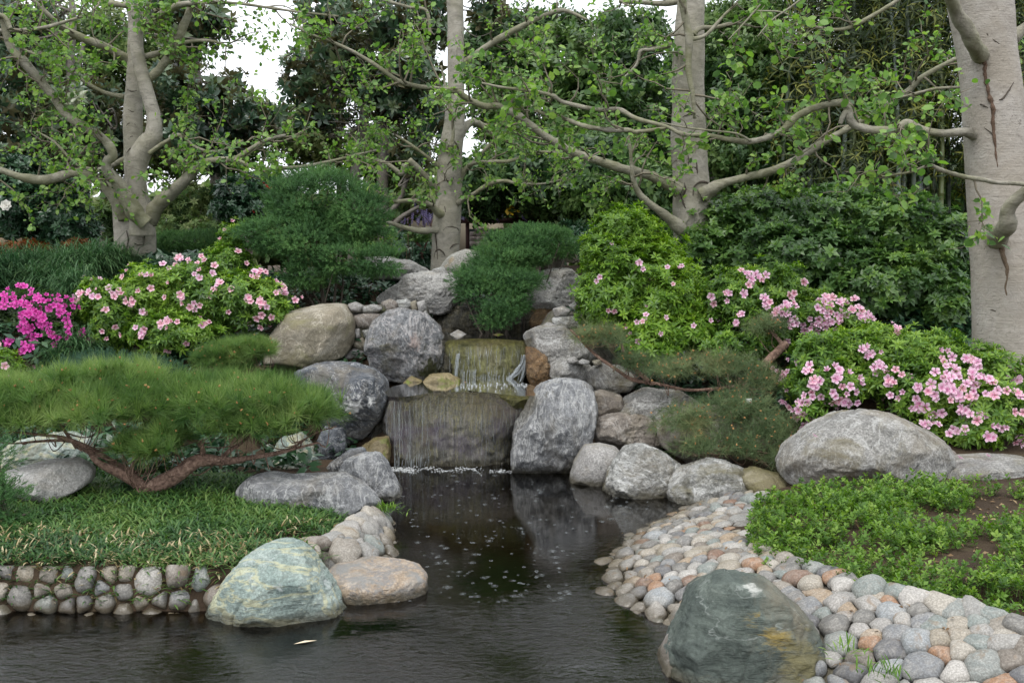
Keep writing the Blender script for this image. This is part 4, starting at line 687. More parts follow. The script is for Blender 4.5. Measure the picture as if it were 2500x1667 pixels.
juniper('juniper sprays entering at the left edge', 'g', [(-60, 60, 80, 120, 6.2, .2), (-40, 250, 120, 140, 6.1, .2), (40, 330, 70, 60, 6.1, .15), (-30, -40, 50, 50, 6.3, .15)], 1300, 55, .045)

# pines
def tuft(seed, n=30, L=1.0, w=.015):
    rg = random.Random(seed); ps = []
    for k in range(n):
        a = k * 2.4; el = rg.uniform(.1, 1.45); l = L * rg.uniform(.75, 1.05); V = np.array([(0, -w, 0), (0, w, 0), (l, 0, -.03)]); ps.append(xf((V, np.array([(0, 1, 2)]), {'tip': np.array([.1, .1, 1.0])}), rot('z', a) @ rot('y', -el), (0, 0, rg.uniform(0, .2))))
    return join(ps)
TF = [tuft(s) for s in range(4)]; TS = [tuft(s + 10, 13, 1.0, .013) for s in range(4)]
candle_t = join([xf((ico(0)[0] * (.18, .18, .5), ico(0)[1], {'tip': np.full(12, .5)}), rot('y', a) @ rot('z', b), (0.25 * math.sin(a), 0, .3)) for a, b in ((0, 0), (.6, 1), (-.6, 2))])
M = NM('red_pine_bark', .85, .25); v = M.mp(M.tex(), scale=(1, 1, 1)); c = M.ramp(M.noise(v, 28, 6, 1.0), [(.35, (.09, .055, .042)), (.55, (.22, .14, .105)), (.7, (.34, .24, .185))]); M.color(c); M.normal(M.bump(M.noise(v, 36, 6, .8), .9, .015)); pine_bark = M.m
def limbs(zone, L, dscale=1.0):
    out = []
    for pts in L:
        Yv = [p[3] for p in pts]; P = at(zone, [p[:2] for p in pts], Yv); R = [p[2] / ZONES[zone][2] * p[3] / F * dscale for p in pts]; out.append(smooth_path(P, R, 6))
    return out
def grow_twigs(paths, n, length, rng, r0=.01, up=.25, sub=3, start=.15, outward=None, seg=6, rmin=.0016, drift=.35, subn=1.0, flat=1.0):
    tubes = []; sites = []
    for P, R in paths:
        m = len(P); Lp = np.linalg.norm(np.diff(P, axis=0), axis=1).sum(); k = max(1, int(n * Lp))
        for _ in range(k):
            t = start + (1 - start) * rng.random() ** .8; i = min(int(t * (m - 1)), m - 2); p = P[i].copy(); tan = norm(P[i + 1] - P[i]); d = rng.normal(size=3) * (1, .8, 1 * flat); d = d - tan * (d @ tan) * .6 + tan * .35; d = norm(d + np.array([0, 0, up])); l = length * rng.uniform(.5, 1.25); r = min(R[i] * .55, r0)
            pts = [p]; rr = [r]; dd = d
            for s in range(seg):
                dd = norm(dd + rng.normal(size=3) * drift + np.array([0, 0, up * .15])); p = p + dd * l / seg; pts.append(p); rr.append(max(rmin, r * (1 - (s + 1) / seg * .85)))
                if s >= 1: sites.append((p, dd))
                if s >= 1 and rng.random() < .62 * subn:
                    for _q in range(rng.integers(1, sub + 1)):
                        e = norm(dd + rng.normal(size=3) * .75 + np.array([0, 0, up * .5])); q = p.copy(); ql = [q]; l2 = l * rng.uniform(.2, .5)
                        for s2 in range(3): e = norm(e + rng.normal(size=3) * .3); q = q + e * l2 / 3; ql.append(q); sites.append((q, e))
                        tubes.append(tube(np.array(ql), np.array([rr[-1] * .7, rmin * 1.2, rmin, rmin * .8]), 3))
            tubes.append(tube(np.array(pts), np.array(rr), 4))
    return tubes, np.array([s[0] for s in sites]), np.array([s[1] for s in sites])
def pine(label, bark_paths_zone, bark_paths, pads, n, seed, tm, mat, size, nbud, base, twn=8, shell=.55, lump=.35, up=.8, jit=.6):
    rng = np.random.default_rng(seed); T = Thing('pine', label, 'pine', base); LP = limbs(bark_paths_zone, bark_paths)
    for k, (P, R) in enumerate(LP): V, Fc = tube(P, R, 12, .09, seed + k, .25); T.part('trunk' if k == 0 else 'branch', V, Fc, pine_bark, True)
    L = []
    for z, lp in pads: L += lobes_px(z, lp)
    P, N = sample_lobes(L, n, rng, shell, lump, .5, 4); ok = N[:, 2] > -.55; P = P[ok]; N = N[ok]
    Z = norm(N * .55 + np.array([0, -.1, up]) + rng.normal(size=N.shape) * jit); patch = np.clip(.5 + .45 * vnoise(P * 4, seed) + rng.normal(size=len(P)) * .2, 0, 1)
    V, Fc, A = multi(tm, P, Z, size * rng.uniform(.75, 1.15, len(P)), rng, patch); T.part('needles', V, Fc, LM[mat], False, A, kind='stuff')
    tb = []
    for _ in range(90 * len(L) // 4):
        c, r = L[rng.integers(len(L))]; e = c + r * norm(rng.normal(size=3)) * rng.uniform(.5, .9); q, _r = LP[rng.integers(len(LP))]; b = q[np.argmin(((q - e) ** 2).sum(1))]; mid = (b + e) / 2 + np.array([0, 0, -.35 * abs(e[2] - b[2]) - .03]) + rng.normal(size=3) * .03
        if np.linalg.norm(b - e) < .42: Pp, Rr = smooth_path([b, mid, e], [.006, .004, .002], 5); tb.append(tube(Pp, Rr, 4))
    if tb: V, Fc, _ = join([t + ({},) for t in tb]); T.part('twigs', V, Fc, pine_bark, True, kind='stuff')
    cI = rng.choice(len(P), nbud, replace=False); V, Fc, A = scatter(candle_t, P[cI] + Z[cI] * size * .55 + np.array([0, -.03, 0]), Z[cI], .021 * rng.uniform(.7, 1.3, nbud), rng); T.part('pollen_cones', V, Fc, LM['candle'], False, A, kind='stuff')
    return T
bp = at('d', (800, 1560), 7.0); bp[2] = .2
pine('low spreading pine with reddish trunk and flat needle pads at the left', 'd', [
    [(780, 1610, 60, 6.95), (850, 1540, 48, 6.9), (960, 1480, 43, 6.9), (1060, 1410, 40, 6.95), (1130, 1395, 33, 7.0), (1250, 1400, 23, 7.05), (1350, 1385, 15, 7.15), (1500, 1360, 12, 7.2), (1620, 1330, 8, 7.2), (1740, 1300, 5, 7.2)],
    [(800, 1580, 44, 6.95), (740, 1510, 34, 6.9), (640, 1460, 27, 6.9), (540, 1410, 19, 6.9), (490, 1350, 16, 6.9), (440, 1310, 14, 6.88), (330, 1270, 10, 6.85), (200, 1255, 8, 6.85), (60, 1240, 5, 6.8)],
    [(740, 1470, 17, 7.05), (640, 1420, 16, 7.1), (560, 1370, 15, 7.1), (470, 1320, 13, 7.1), (380, 1290, 10, 7.1), (250, 1290, 8, 7.1), (80, 1305, 5, 7.1)],
    [(1100, 1390, 18, 7.0), (1110, 1340, 14, 6.95), (1080, 1290, 13, 6.95)], [(1200, 1395, 14, 7.1), (1260, 1340, 12, 7.15), (1320, 1300, 9, 7.2), (1380, 1240, 6, 7.2)], [(420, 1330, 10, 6.9), (350, 1230, 8, 6.9), (300, 1150, 6, 6.9)], [(690, 1500, 12, 6.95), (720, 1430, 9, 6.9), (780, 1360, 6, 6.9)], [(1600, 1330, 6, 7.2), (1720, 1250, 4, 7.2), (1840, 1210, 3, 7.2)]],
    [('d', [(100, 1080, 260, 120, 7.0, .4), (380, 1060, 300, 130, 7.1, .45), (700, 1010, 320, 130, 7.3, .45), (500, 1150, 320, 90, 6.9, .35), (850, 1100, 180, 100, 7.1, .35), (100, 1180, 220, 70, 6.8, .3)]),
     ('d', [(1150, 1120, 260, 140, 7.1, .4), (1450, 1080, 280, 130, 7.2, .4), (1650, 1140, 220, 120, 7.2, .35), (1350, 1210, 330, 80, 7.0, .3), (1200, 1020, 200, 70, 7.4, .3)]), ('d', [(850, 1330, 180, 80, 6.85, .25), (940, 1260, 110, 70, 6.9, .2), (720, 1340, 90, 50, 6.85, .15)])],
    4600, 61, TF, 'pine', .145, 300, bp)
bp = at('d', (1270, 1010), 9.3); bp[2] = H(bp[0], bp[1])
pine('small isolated pine pad in front of the tan boulder', 'd', [[(1290, 1010, 12, 9.2), (1240, 960, 10, 9.15), (1170, 950, 7, 9.1)], [(1260, 980, 9, 9.2), (1340, 930, 7, 9.2), (1400, 880, 5, 9.2)]], [('d', [(1180, 850, 120, 70, 9.1, .25), (1300, 820, 150, 80, 9.2, .28), (1420, 800, 90, 55, 9.2, .2), (1250, 890, 130, 50, 9.1, .2)])], 1700, 62, TF, 'pine', .105, 70, bp)
bp = at('f', (1080, 600), 8.8); bp[2] = H(bp[0], bp[1])
pine('sparse sprawling pine with orange buds over the right-hand rocks', 'f', [
    [(1210, 470, 20, 9.0), (1150, 530, 20, 8.9), (1080, 600, 17, 8.8), (1000, 700, 10, 8.6), (980, 820, 8, 8.4), (960, 940, 6, 8.2), (900, 1000, 4, 8.1)],
    [(1040, 660, 9, 8.7), (900, 680, 8, 8.7), (750, 690, 7, 8.8), (600, 660, 7, 8.9), (480, 640, 9, 9.0), (400, 590, 8, 9.0), (300, 520, 7, 9.1), (220, 440, 5, 9.1), (180, 400, 3, 9.1)], [(560, 650, 10, 8.9), (480, 580, 10, 9.0), (440, 520, 8, 9.0), (420, 440, 6, 9.0)],
    [(980, 900, 7, 8.2), (1060, 1000, 6, 8.1), (1180, 1080, 5, 8.0), (1280, 1060, 4, 8.0)], [(960, 940, 6, 8.1), (820, 1000, 5, 8.0), (700, 980, 4, 8.0)], [(1000, 760, 8, 8.5), (1100, 850, 6, 8.3), (1200, 900, 4, 8.2)], [(1200, 480, 12, 9.0), (1170, 440, 9, 9.0), (1130, 400, 6, 9.0)]],
    [('f', [(700, 600, 220, 70, 8.7, .3), (900, 590, 220, 90, 8.7, .3), (480, 560, 100, 60, 8.9, .2), (380, 440, 90, 60, 9.0, .2), (270, 440, 80, 60, 9.1, .2), (1080, 650, 150, 90, 8.6, .3)]), ('f', [(760, 850, 220, 110, 8.2, .3), (980, 800, 200, 130, 8.3, .3), (1130, 900, 170, 120, 8.1, .3), (1000, 960, 210, 90, 8.0, .25), (800, 960, 160, 60, 8.0, .25), (1180, 1010, 130, 60, 7.9, .2), (1120, 390, 110, 60, 9.0, .2), (1220, 1050, 120, 40, 7.9, .2)])],
    5600, 63, TS, 'sparsepine', .11, 420, bp, shell=.95, up=.35, jit=.8, lump=.3)

# ------------------------------------------------------------------ ground cover
def blades(name, label, n, region, mat, L, W, rng, zoff=0.0, bend=.5, dry=False, up=1.0, zone='s', seed=0, parent=None, kind='stuff'):
    """arching blades: 3-segment strips scattered over region(n)->xyz"""
    P = region(n); n = len(P); a = rng.uniform(0, 2 * math.pi, n); l = L * rng.uniform(.6, 1.25, n); el = rng.uniform(.35, 1.4, n) * up
    d = np.stack([np.cos(a) * np.cos(el), np.sin(a) * np.cos(el), np.sin(el)], 1); side = np.stack([-np.sin(a), np.cos(a), np.zeros(n)], 1) * (W * rng.uniform(.7, 1.2, n))[:, None]
    p1 = P + d * (l * .4)[:, None]; d2 = norm(d + np.array([0, 0, -bend])); p2 = p1 + d2 * (l * .35)[:, None]; d3 = norm(d2 + np.array([0, 0, -bend])); p3 = p2 + d3 * (l * .25)[:, None]
    V = np.stack([P, p1 + side, p1 - side, p2 + side * .8, p2 - side * .8, p3], 1).reshape(-1, 3); o = (np.arange(n) * 6)[:, None, None]
    Fc = (np.array([(0, 2, 1), (1, 2, 4), (1, 4, 3), (3, 4, 5)])[None] + o).reshape(-1, 3); r = np.clip(.5 + .4 * vnoise(P * 3, seed) + rng.normal(size=n) * .22, 0, 1)
    return V, Fc, {'rnd': np.repeat(r, 6), 'tip': np.tile([0, .3, .3, .6, .6, 1.0], n)}
def poly_region(zone, poly, z, rng, clear=0.03):
    """points on the ground inside a region marked out by sight lines"""
    Q = gnd(zone, poly, z)[:, :2]
    def f(n):
        out = []; m = 0
        while m < n:
            p = rng.uniform(Q.min(0), Q.max(0), (n, 2)); ins = np.zeros(len(p), bool)
            for a, b in zip(Q, np.roll(Q, -1, 0)):
                c = (a[1] > p[:, 1]) != (b[1] > p[:, 1]); xi = (b[0] - a[0]) * (p[:, 1] - a[1]) / (b[1] - a[1] if abs(b[1] - a[1]) > 1e-9 else 1e-9) + a[0]; ins ^= c & (p[:, 0] < xi)
            p = p[ins]; h = height(p[:, 0], p[:, 1]); k = (h > clear) & (h < 3); out.append(np.column_stack([p[k], h[k]])); m += k.sum()
        return np.concatenate(out)[:n]
    return f
rng = np.random.default_rng(91)
reg = poly_region('D', [(-250, 1330), (0, 1318), (250, 1328), (420, 1312), (560, 1300), (680, 1292), (740, 1262), (800, 1222), (880, 1190), (880, 1165), (760, 1150), (640, 1120), (570, 1088), (420, 1062), (200, 1062), (-250, 1090)], .22, rng)
V, Fc, A = blades('', '', 34000, reg, None, .092, .0052, rng, up=.75, bend=.45, seed=3); single('bamboo_grass', 'low dark green dwarf bamboo grass carpeting the left bank above the cobble wall', 'ground cover', V, Fc, LM['bamboograss'], False, A, kind='stuff')
reg2 = poly_region('D', [(-250, 1336), (0, 1324), (250, 1334), (420, 1318), (560, 1306), (680, 1296), (740, 1266), (800, 1226), (880, 1192), (860, 1176), (760, 1180), (600, 1215), (400, 1235), (200, 1232), (0, 1215), (-250, 1230)], .22, rng)
V, Fc, A = blades('', '', 1700, reg2, None, .08, .0055, rng, up=.8, bend=.35, seed=4); single('dry_bamboo_grass', 'straw-coloured dead blades among the dwarf bamboo along its front rim', 'ground cover', V, Fc, LM['drygrass'], False, A, kind='stuff')
reg3 = poly_region('D', [(1712, 1205), (1735, 1150), (1800, 1128), (1900, 1135), (2100, 1120), (2380, 1140), (2700, 1150), (2700, 1500), (2450, 1462), (2250, 1408), (2130, 1384), (2000, 1350), (1905, 1318), (1810, 1295), (1745, 1265)], .33, rng)
P = reg3(11500); dens = vnoise(P * 2.2, 12) + .5 * vnoise(P * 5, 13); edge = np.clip((pond_sdf(P[:, :2]) - .9) / .5, 0, 1)
kk = (dens > -.42 + .60 * edge * rng.random(len(P))); P = P[kk]; edge = edge[kk]; P[:, 2] += .01 + .17 * rng.random(len(P)) ** 1.5 * (1 - .35 * edge)
sprig = join([xf(leaf(1, .3, .06, .1, .3 + .1 * k), rot('z', k * 2.4) @ rot('y', -.35 - .1 * k), (0, 0, -.35 + k * .16)) for k in range(6)] + [(np.array([(-.03, 0, -2.2), (.03, 0, -2.2), (0, .03, .7)]), np.array([(0, 1, 2)]), {'tip': np.zeros(3)})])
Z = norm(np.array([0, 0, 1.0]) + rng.normal(size=P.shape) * .35); V, Fc, A = scatter(sprig, P, Z, .026 * rng.uniform(.6, 1.4, len(P)), rng); single('leafy_ground_cover', 'bright green leafy ground cover thinning to bare soil on the right bank', 'ground cover', V, Fc, LM['clover'], False, A, kind='stuff')
# weeds in the cobbles and bright grass tuft at the end of the left bank
for zone, c_, rad, n, lab in (('g', (1995, 315), .07, 260, 'small bright green grass tuft at the water end of the left bank'), ('h', (1620, 1170), .05, 70, 'small yellow-green weed growing between cobbles at the bottom'), ('h', (1420, 1060), .04, 50, 'small green seedling beside the green-blue boulder'), ('g', (620, 620), .001, 4, '')):
    if not lab: continue
    b = gnd(zone, c_, .12 if zone == 'g' else .2); n = int(n * .6); P = b + rng.normal(size=(n, 3)) * (rad, rad * .6, .01); V, Fc, A = blades('', '', n, lambda k: P, None, .07, .004, rng, bend=.3); single('grass_tuft', lab, 'grass', V, Fc, LM['clover'], False, A, kind='stuff')
# arching sedge mounds at the left, under the first tree
def sedge(label, zone, Lp, n, seed, L=.40):
    rg = np.random.default_rng(seed); Lb = lobes_px(zone, Lp); P, N = sample_lobes(Lb, n, rg, .4, .45, .5, 3.5); P = P - np.array([0, 0, .06]); V, Fc, A = blades('', '', n, lambda k: P, None, L, .0045, rg, bend=.75, seed=seed)
    single('sedge_mound', label, 'grass', V, Fc, LM['sedge'], False, A)
sedge('arching dark grass mound at the left edge behind the magenta azalea', 'd', [(60, 380, 150, 80, 11.2, .5), (-60, 420, 120, 110, 10.9, .4), (190, 350, 80, 60, 11.4, .4)], 6000, 71)
sedge('large arching grass mound in front of the first tree trunk', 'd', [(400, 350, 150, 90, 11.4, .5), (300, 440, 180, 70, 11.0, .4), (610, 320, 120, 55, 11.6, .4), (520, 330, 80, 70, 11.3, .3)], 8500, 72)
sedge('dark arching grass between the magenta and the pink azalea', 'd', [(420, 500, 90, 150, 10.4, .25), (420, 780, 110, 90, 9.7, .25), (330, 850, 80, 60, 9.5, .2)], 3400, 73, .3)

# ------------------------------------------------------------------ big trees with smooth grey bark
def barkmat(name, c0, c1, green, gamt, seed=0, lent=34):
    M = NM(name, .8, .25); v = M.mp(M.tex(), loc=(seed, seed, seed)); f = M.noise(M.mp(v, scale=(1, 1, 1.6)), 5, 8, 1.1, .62); c = M.ramp(f, [(.32, c0), (.62, c1)])
    l1 = M.noise(M.mp(v, scale=(2.5, 2.5, lent)), 2.2, 4, .6, .6); c = M.mix(M.ramp(l1, [(.60, 0.0), (.70, .45)]), c, tuple(x * .35 for x in c0)); 
    w = M.math('ABSOLUTE', M.math('SUBTRACT', M.noise(M.mp(v, scale=(1.4, 1.4, 3.2)), 1.6, 4, 1.6, .55), .5)); c = M.mix(M.math('MULTIPLY', M.ramp(w, [(.0, .8), (.008, 0.0)]), M.ramp(M.noise(v, 1.7, 3), [(.5, 0.0), (.6, 1.0)])), c, (.07, .06, .048))
    c = M.mix(M.ramp(M.noise(v, 2.3, 5, .8), [(.5 - gamt * .25, 0.0), (.62, min(1, gamt))]), c, green); c = M.mix(M.ramp(M.noise(v, 40, 3), [(.62, 0.0), (.7, .35)]), c, (.09, .08, .06)); M.color(c)
    M.normal(M.bump(l1, .4, .012, M.bump(M.noise(v, 18, 7, 1.2), .5, .02))); return M.m
BK = barkmat('grey_tree_bark', (.20, .185, .155), (.36, .335, .285), (.17, .165, .08), .3); BKL = barkmat('mossy_limb_bark', (.14, .13, .10), (.32, .30, .245), (.13, .14, .045), .5, 3, 26); BKR = barkmat('pale_grey_bark', (.29, .265, .235), (.40, .37, .33), (.27, .235, .18), .55, 6, 40)
BKD = barkmat('dull_grey_bark', (.12, .11, .095), (.22, .20, .175), (.14, .13, .08), .4, 9)
LY = [leaf(1, .42, .05, .1, .3, True), leaf(1, .34, .08, .2, .7, True)]
def limb_tree(label, zone, trunks, limb_specs, Yb, seed, nt, tl, leafsize, nleaf, barks=(BK, BKL), r0=.012, sub=3, extra=None, up=.25, leaf_start=0.0, twigs_from=None, wob=.05):
    rng = np.random.default_rng(seed); TP = limbs(zone, trunks); LP = limbs(zone, limb_specs); base = TP[0][0][0].copy(); T = Thing('tree', label, 'tree', base)
    for k, (P, R) in enumerate(TP): V, Fc = tube(P, R, 26, wob, seed + k, .06); T.part('trunk' if k == 0 else 'stem', V, Fc, barks[0], True)
    for k, (P, R) in enumerate(LP): V, Fc = tube(P, R * .84, 12, .12, seed + 50 + k, .3); T.part('branch', V, Fc, barks[1] if R.mean() < .075 else barks[0], True)
    src_p = LP if twigs_from is None else [LP[k] for k in twigs_from]
    tubes, S, D = grow_twigs(src_p, nt * 1.35, tl, rng, r0 * 1.25, up, sub, rmin=.0026)
    hi = (S[:, 2] - EYE) / S[:, 1] > (150 + HORIZON) / F; keep = ~hi | (rng.random(len(S)) < .15); S = S[keep]; D = D[keep]
    V, Fc, _ = join([t + ({},) for t in tubes]); T.part('twigs', V, Fc, twig_mat, True, kind='stuff')
    k = rng.integers(0, len(S), nleaf); P = S[k] + rng.normal(size=(nleaf, 3)) * .025; Z = norm(D[k] * .4 + rng.normal(size=(nleaf, 3)) * .7 + np.array([0, -.25, .6])); V, Fc, A = multi(LY, P, Z, leafsize * rng.uniform(.45, 1.25, nleaf), rng); T.part('foliage', V, Fc, LM['young'], False, A, kind='stuff')
    return T, rng
Y = 12.0
def w(L, Y=12.0, Y1=None):   # add a distance to (px, py, half width) points
    n = len(L); return [(x, y, r, Y if Y1 is None else Y + (Y1 - Y) * i / (n - 1)) for i, (x, y, r) in enumerate(L)]
SPEC_L = w([(745, 1480, 112), (742, 1380, 108), (742, 1300, 106), (735, 1200, 104), (740, 1120, 84), (742, 1000, 56), (735, 850, 54), (725, 700, 50), (728, 560, 46), (735, 420, 42), (735, 280, 36), (740, 100, 36), (735, -80, 34)], 12.1)
SPEC_C = w([(640, 1540, 76), (645, 1420, 76), (648, 1300, 77), (652, 1180, 72), (665, 1080, 66), (668, 960, 68), (670, 880, 68), (678, 780, 62), (690, 700, 57), (697, 600, 53), (702, 450, 45), (702, 300, 44), (700, 150, 44), (695, 0, 44), (693, -80, 44)], 13.0)
SPEC_R = w([(210, 1500, 110), (205, 1300, 106), (200, 1150, 104), (200, 1040, 98), (192, 900, 96), (186, 800, 100), (182, 700, 94), (182, 560, 86), (180, 400, 86), (185, 250, 80), (192, 100, 74), (196, 0, 70), (200, -80, 68)], 11.5)
tree_l, _ = limb_tree('many-limbed grey tree rising behind the grass mound at the left', 'a',
    [SPEC_L,
     w([(775, 1290, 66), (770, 1200, 60), (752, 1080, 44), (748, 940, 50), (765, 850, 56), (800, 790, 52), (838, 740, 44), (842, 640, 36), (815, 540, 34), (780, 420, 34), (748, 260, 34), (742, 120, 36), (738, -60, 34)], 11.75), w([(672, 1380, 46), (662, 1250, 40), (650, 1140, 34), (630, 1080, 26)], 12.0)],
    [w([(800, 1225, 50), (745, 1170, 48), (700, 1090, 45), (645, 1000, 42), (588, 940, 36), (585, 885, 30), (618, 845, 27), (565, 760, 25), (450, 690, 26), (350, 615, 27), (300, 540, 26), (220, 440, 25), (130, 340, 24), (60, 265, 22), (30, 170, 20), (0, 90, 18), (-60, 40, 16)], 11.6, 11.0),
     w([(680, 1200, 44), (640, 1100, 42), (565, 1010, 35), (500, 970, 30), (400, 948, 26), (250, 985, 28), (120, 970, 24), (0, 930, 22), (-120, 900, 20)], 11.9, 11.6),
     w([(810, 1205, 52), (860, 1130, 48), (925, 1065, 46), (1010, 990, 38), (1085, 915, 24), (1150, 878, 19), (1280, 870, 18), (1350, 830, 14), (1450, 770, 12), (1560, 740, 8)], 11.8, 11.2), w([(1285, 872, 13), (1400, 920, 12), (1520, 922, 11), (1700, 905, 10), (1900, 860, 8), (2060, 820, 6)], 11.3),
     w([(805, 440, 27), (880, 370, 26), (930, 290, 25), (980, 190, 25), (1030, 80, 24), (1075, -60, 22)], 11.8), w([(765, 130, 26), (850, 108, 28), (900, 70, 25), (980, 30, 20), (1100, 15, 12), (1300, 20, 9), (1600, 62, 7), (1850, 90, 5)], 11.9, 11.4),
     w([(785, 312, 18), (900, 280, 15), (1000, 235, 12), (1150, 225, 9), (1265, 262, 6)], 11.8), w([(815, 840, 15), (900, 780, 12), (990, 740, 11), (1060, 800, 9), (1180, 830, 8), (1330, 768, 6)], 11.6), w([(680, 530, 16), (580, 510, 12), (480, 460, 12), (400, 400, 11), (300, 350, 10), (170, 290, 8), (60, 240, 6)], 12.2),
     w([(700, 325, 36), (640, 290, 26), (560, 250, 24), (430, 200, 22), (340, 150, 18), (250, 70, 15), (150, -30, 12)], 12.1, 11.6), w([(-60, 172, 14), (130, 165, 13), (250, 150, 11), (340, 125, 10), (450, 92, 7)], 11.2), w([(700, 30, 20), (600, 20, 18), (520, 5, 17), (420, -30, 14)], 12.0), w([(690, 870, 20), (620, 900, 18), (540, 930, 16), (420, 900, 9), (300, 780, 7), (200, 720, 6)], 12.4),
     w([(-60, 90, 18), (20, 90, 14), (60, 160, 12)], 11.0)], 12, 81, 4.2, .75, .062, 6500, twigs_from=[0, 1, 2, 3, 4, 5, 6, 7, 8, 9, 10, 11, 12], r0=.011)
tree_c, _ = limb_tree('straight pale grey tree in the centre behind the waterfall rocks', 'b',
    [SPEC_C],
    [w([(640, 1180, 34), (600, 1160, 24), (560, 1122, 18), (470, 1096, 14), (350, 1105, 11), (250, 1096, 8)], 12.9, 12.4), w([(620, 1262, 26), (560, 1258, 20), (500, 1262, 18), (400, 1240, 15), (330, 1218, 13), (270, 1242, 10)], 12.9, 12.5), w([(625, 1080, 26), (580, 1020, 22), (520, 950, 21), (445, 875, 18)], 13, 12.7), w([(640, 930, 18), (595, 900, 13), (520, 840, 11), (420, 770, 9), (360, 735, 6)], 13, 12.6),
     w([(715, 985, 26), (750, 930, 16), (800, 888, 12), (880, 800, 11), (960, 745, 9), (1015, 715, 5)], 13, 12.8), w([(770, 905, 12), (830, 888, 11), (900, 885, 11), (1000, 880, 10), (1120, 840, 9), (1200, 832, 8), (1350, 855, 5)], 12.9, 12.3), w([(715, 1110, 22), (750, 1082, 14), (800, 1060, 13), (880, 1010, 13), (960, 990, 11), (1050, 1005, 8), (1180, 1005, 6), (1310, 975, 4)], 12.9, 12.3),
     w([(675, 800, 14), (685, 740, 12), (682, 660, 10), (668, 590, 9), (650, 500, 8), (620, 360, 6)], 12.6), w([(735, 360, 30), (790, 315, 22), (850, 270, 20), (960, 200, 18), (1050, 150, 17), (1180, 90, 16), (1290, 58, 14), (1420, 110, 8)], 13, 12.6), w([(725, 740, 30), (750, 695, 26), (800, 668, 23), (860, 700, 20), (930, 750, 12), (1050, 800, 8)], 13.1, 13.3),
     w([(425, 900, 22), (400, 950, 16), (330, 900, 14), (200, 860, 10), (80, 870, 8), (-60, 920, 6)], 13.3), w([(560, 190, 10), (540, 60, 10), (440, 40, 10), (300, 0, 8)], 12.6)], 13, 82, 4.2, .65, .058, 3400, twigs_from=None, barks=(BK, BKL), r0=.01)
tree_r, _ = limb_tree('thick grey tree right of centre with long mossy limbs reaching left and right', 'c',
    [SPEC_R],
    [w([(130, 1040, 50), (80, 1010, 40), (20, 985, 32), (-60, 950, 29), (-190, 920, 28), (-310, 880, 27), (-410, 850, 26), (-510, 800, 25), (-610, 740, 24), (-690, 680, 23), (-750, 632, 26), (-800, 605, 22), (-860, 580, 21), (-940, 580, 20), (-1030, 540, 19), (-1090, 500, 17), (-1190, 485, 14), (-1310, 470, 13), (-1410, 440, 13), (-1540, 350, 12), (-1660, 280, 11), (-1770, 230, 10), (-1870, 195, 8), (-2000, 130, 6)], 11.3, 10.6),
     w([(260, 1070, 46), (310, 1035, 36), (380, 1000, 26), (500, 970, 24), (620, 940, 25), (740, 890, 25), (850, 820, 23), (950, 760, 21), (1040, 710, 19), (1130, 660, 16), (1220, 600, 18), (1300, 540, 18), (1380, 500, 18), (1450, 430, 17), (1550, 370, 14), (1650, 320, 12), (1760, 270, 10)], 11.3, 10.6),
     w([(145, 1260, 48), (100, 1215, 40), (40, 1165, 24), (-30, 1115, 22), (-90, 1055, 20), (-120, 985, 14), (-130, 900, 11), (-140, 800, 10), (-160, 700, 8)], 11.2, 10.9), w([(140, -80, 26), (155, 60, 24), (185, 200, 24), (180, 380, 20), (205, 520, 16), (215, 650, 10)], 11.0), w([(210, 190, 18), (250, 155, 14), (330, 150, 13), (430, 130, 11), (520, 140, 7)], 11.1),
     w([(90, 240, 20), (40, 260, 20), (-30, 275, 12), (-80, 280, 11), (-100, 350, 9), (-170, 430, 8), (-190, 470, 5)], 11.4), w([(200, 215, 14), (280, 190, 11), (380, 80, 8), (450, 20, 6)], 11.0), w([(130, 10, 20), (40, 20, 20), (-60, 15, 14), (-200, 8, 10)], 11.6)], 11.5, 83, 4.6, .7, .062, 4600, twigs_from=[0, 1, 2, 3, 4, 5, 6, 7], r0=.011)
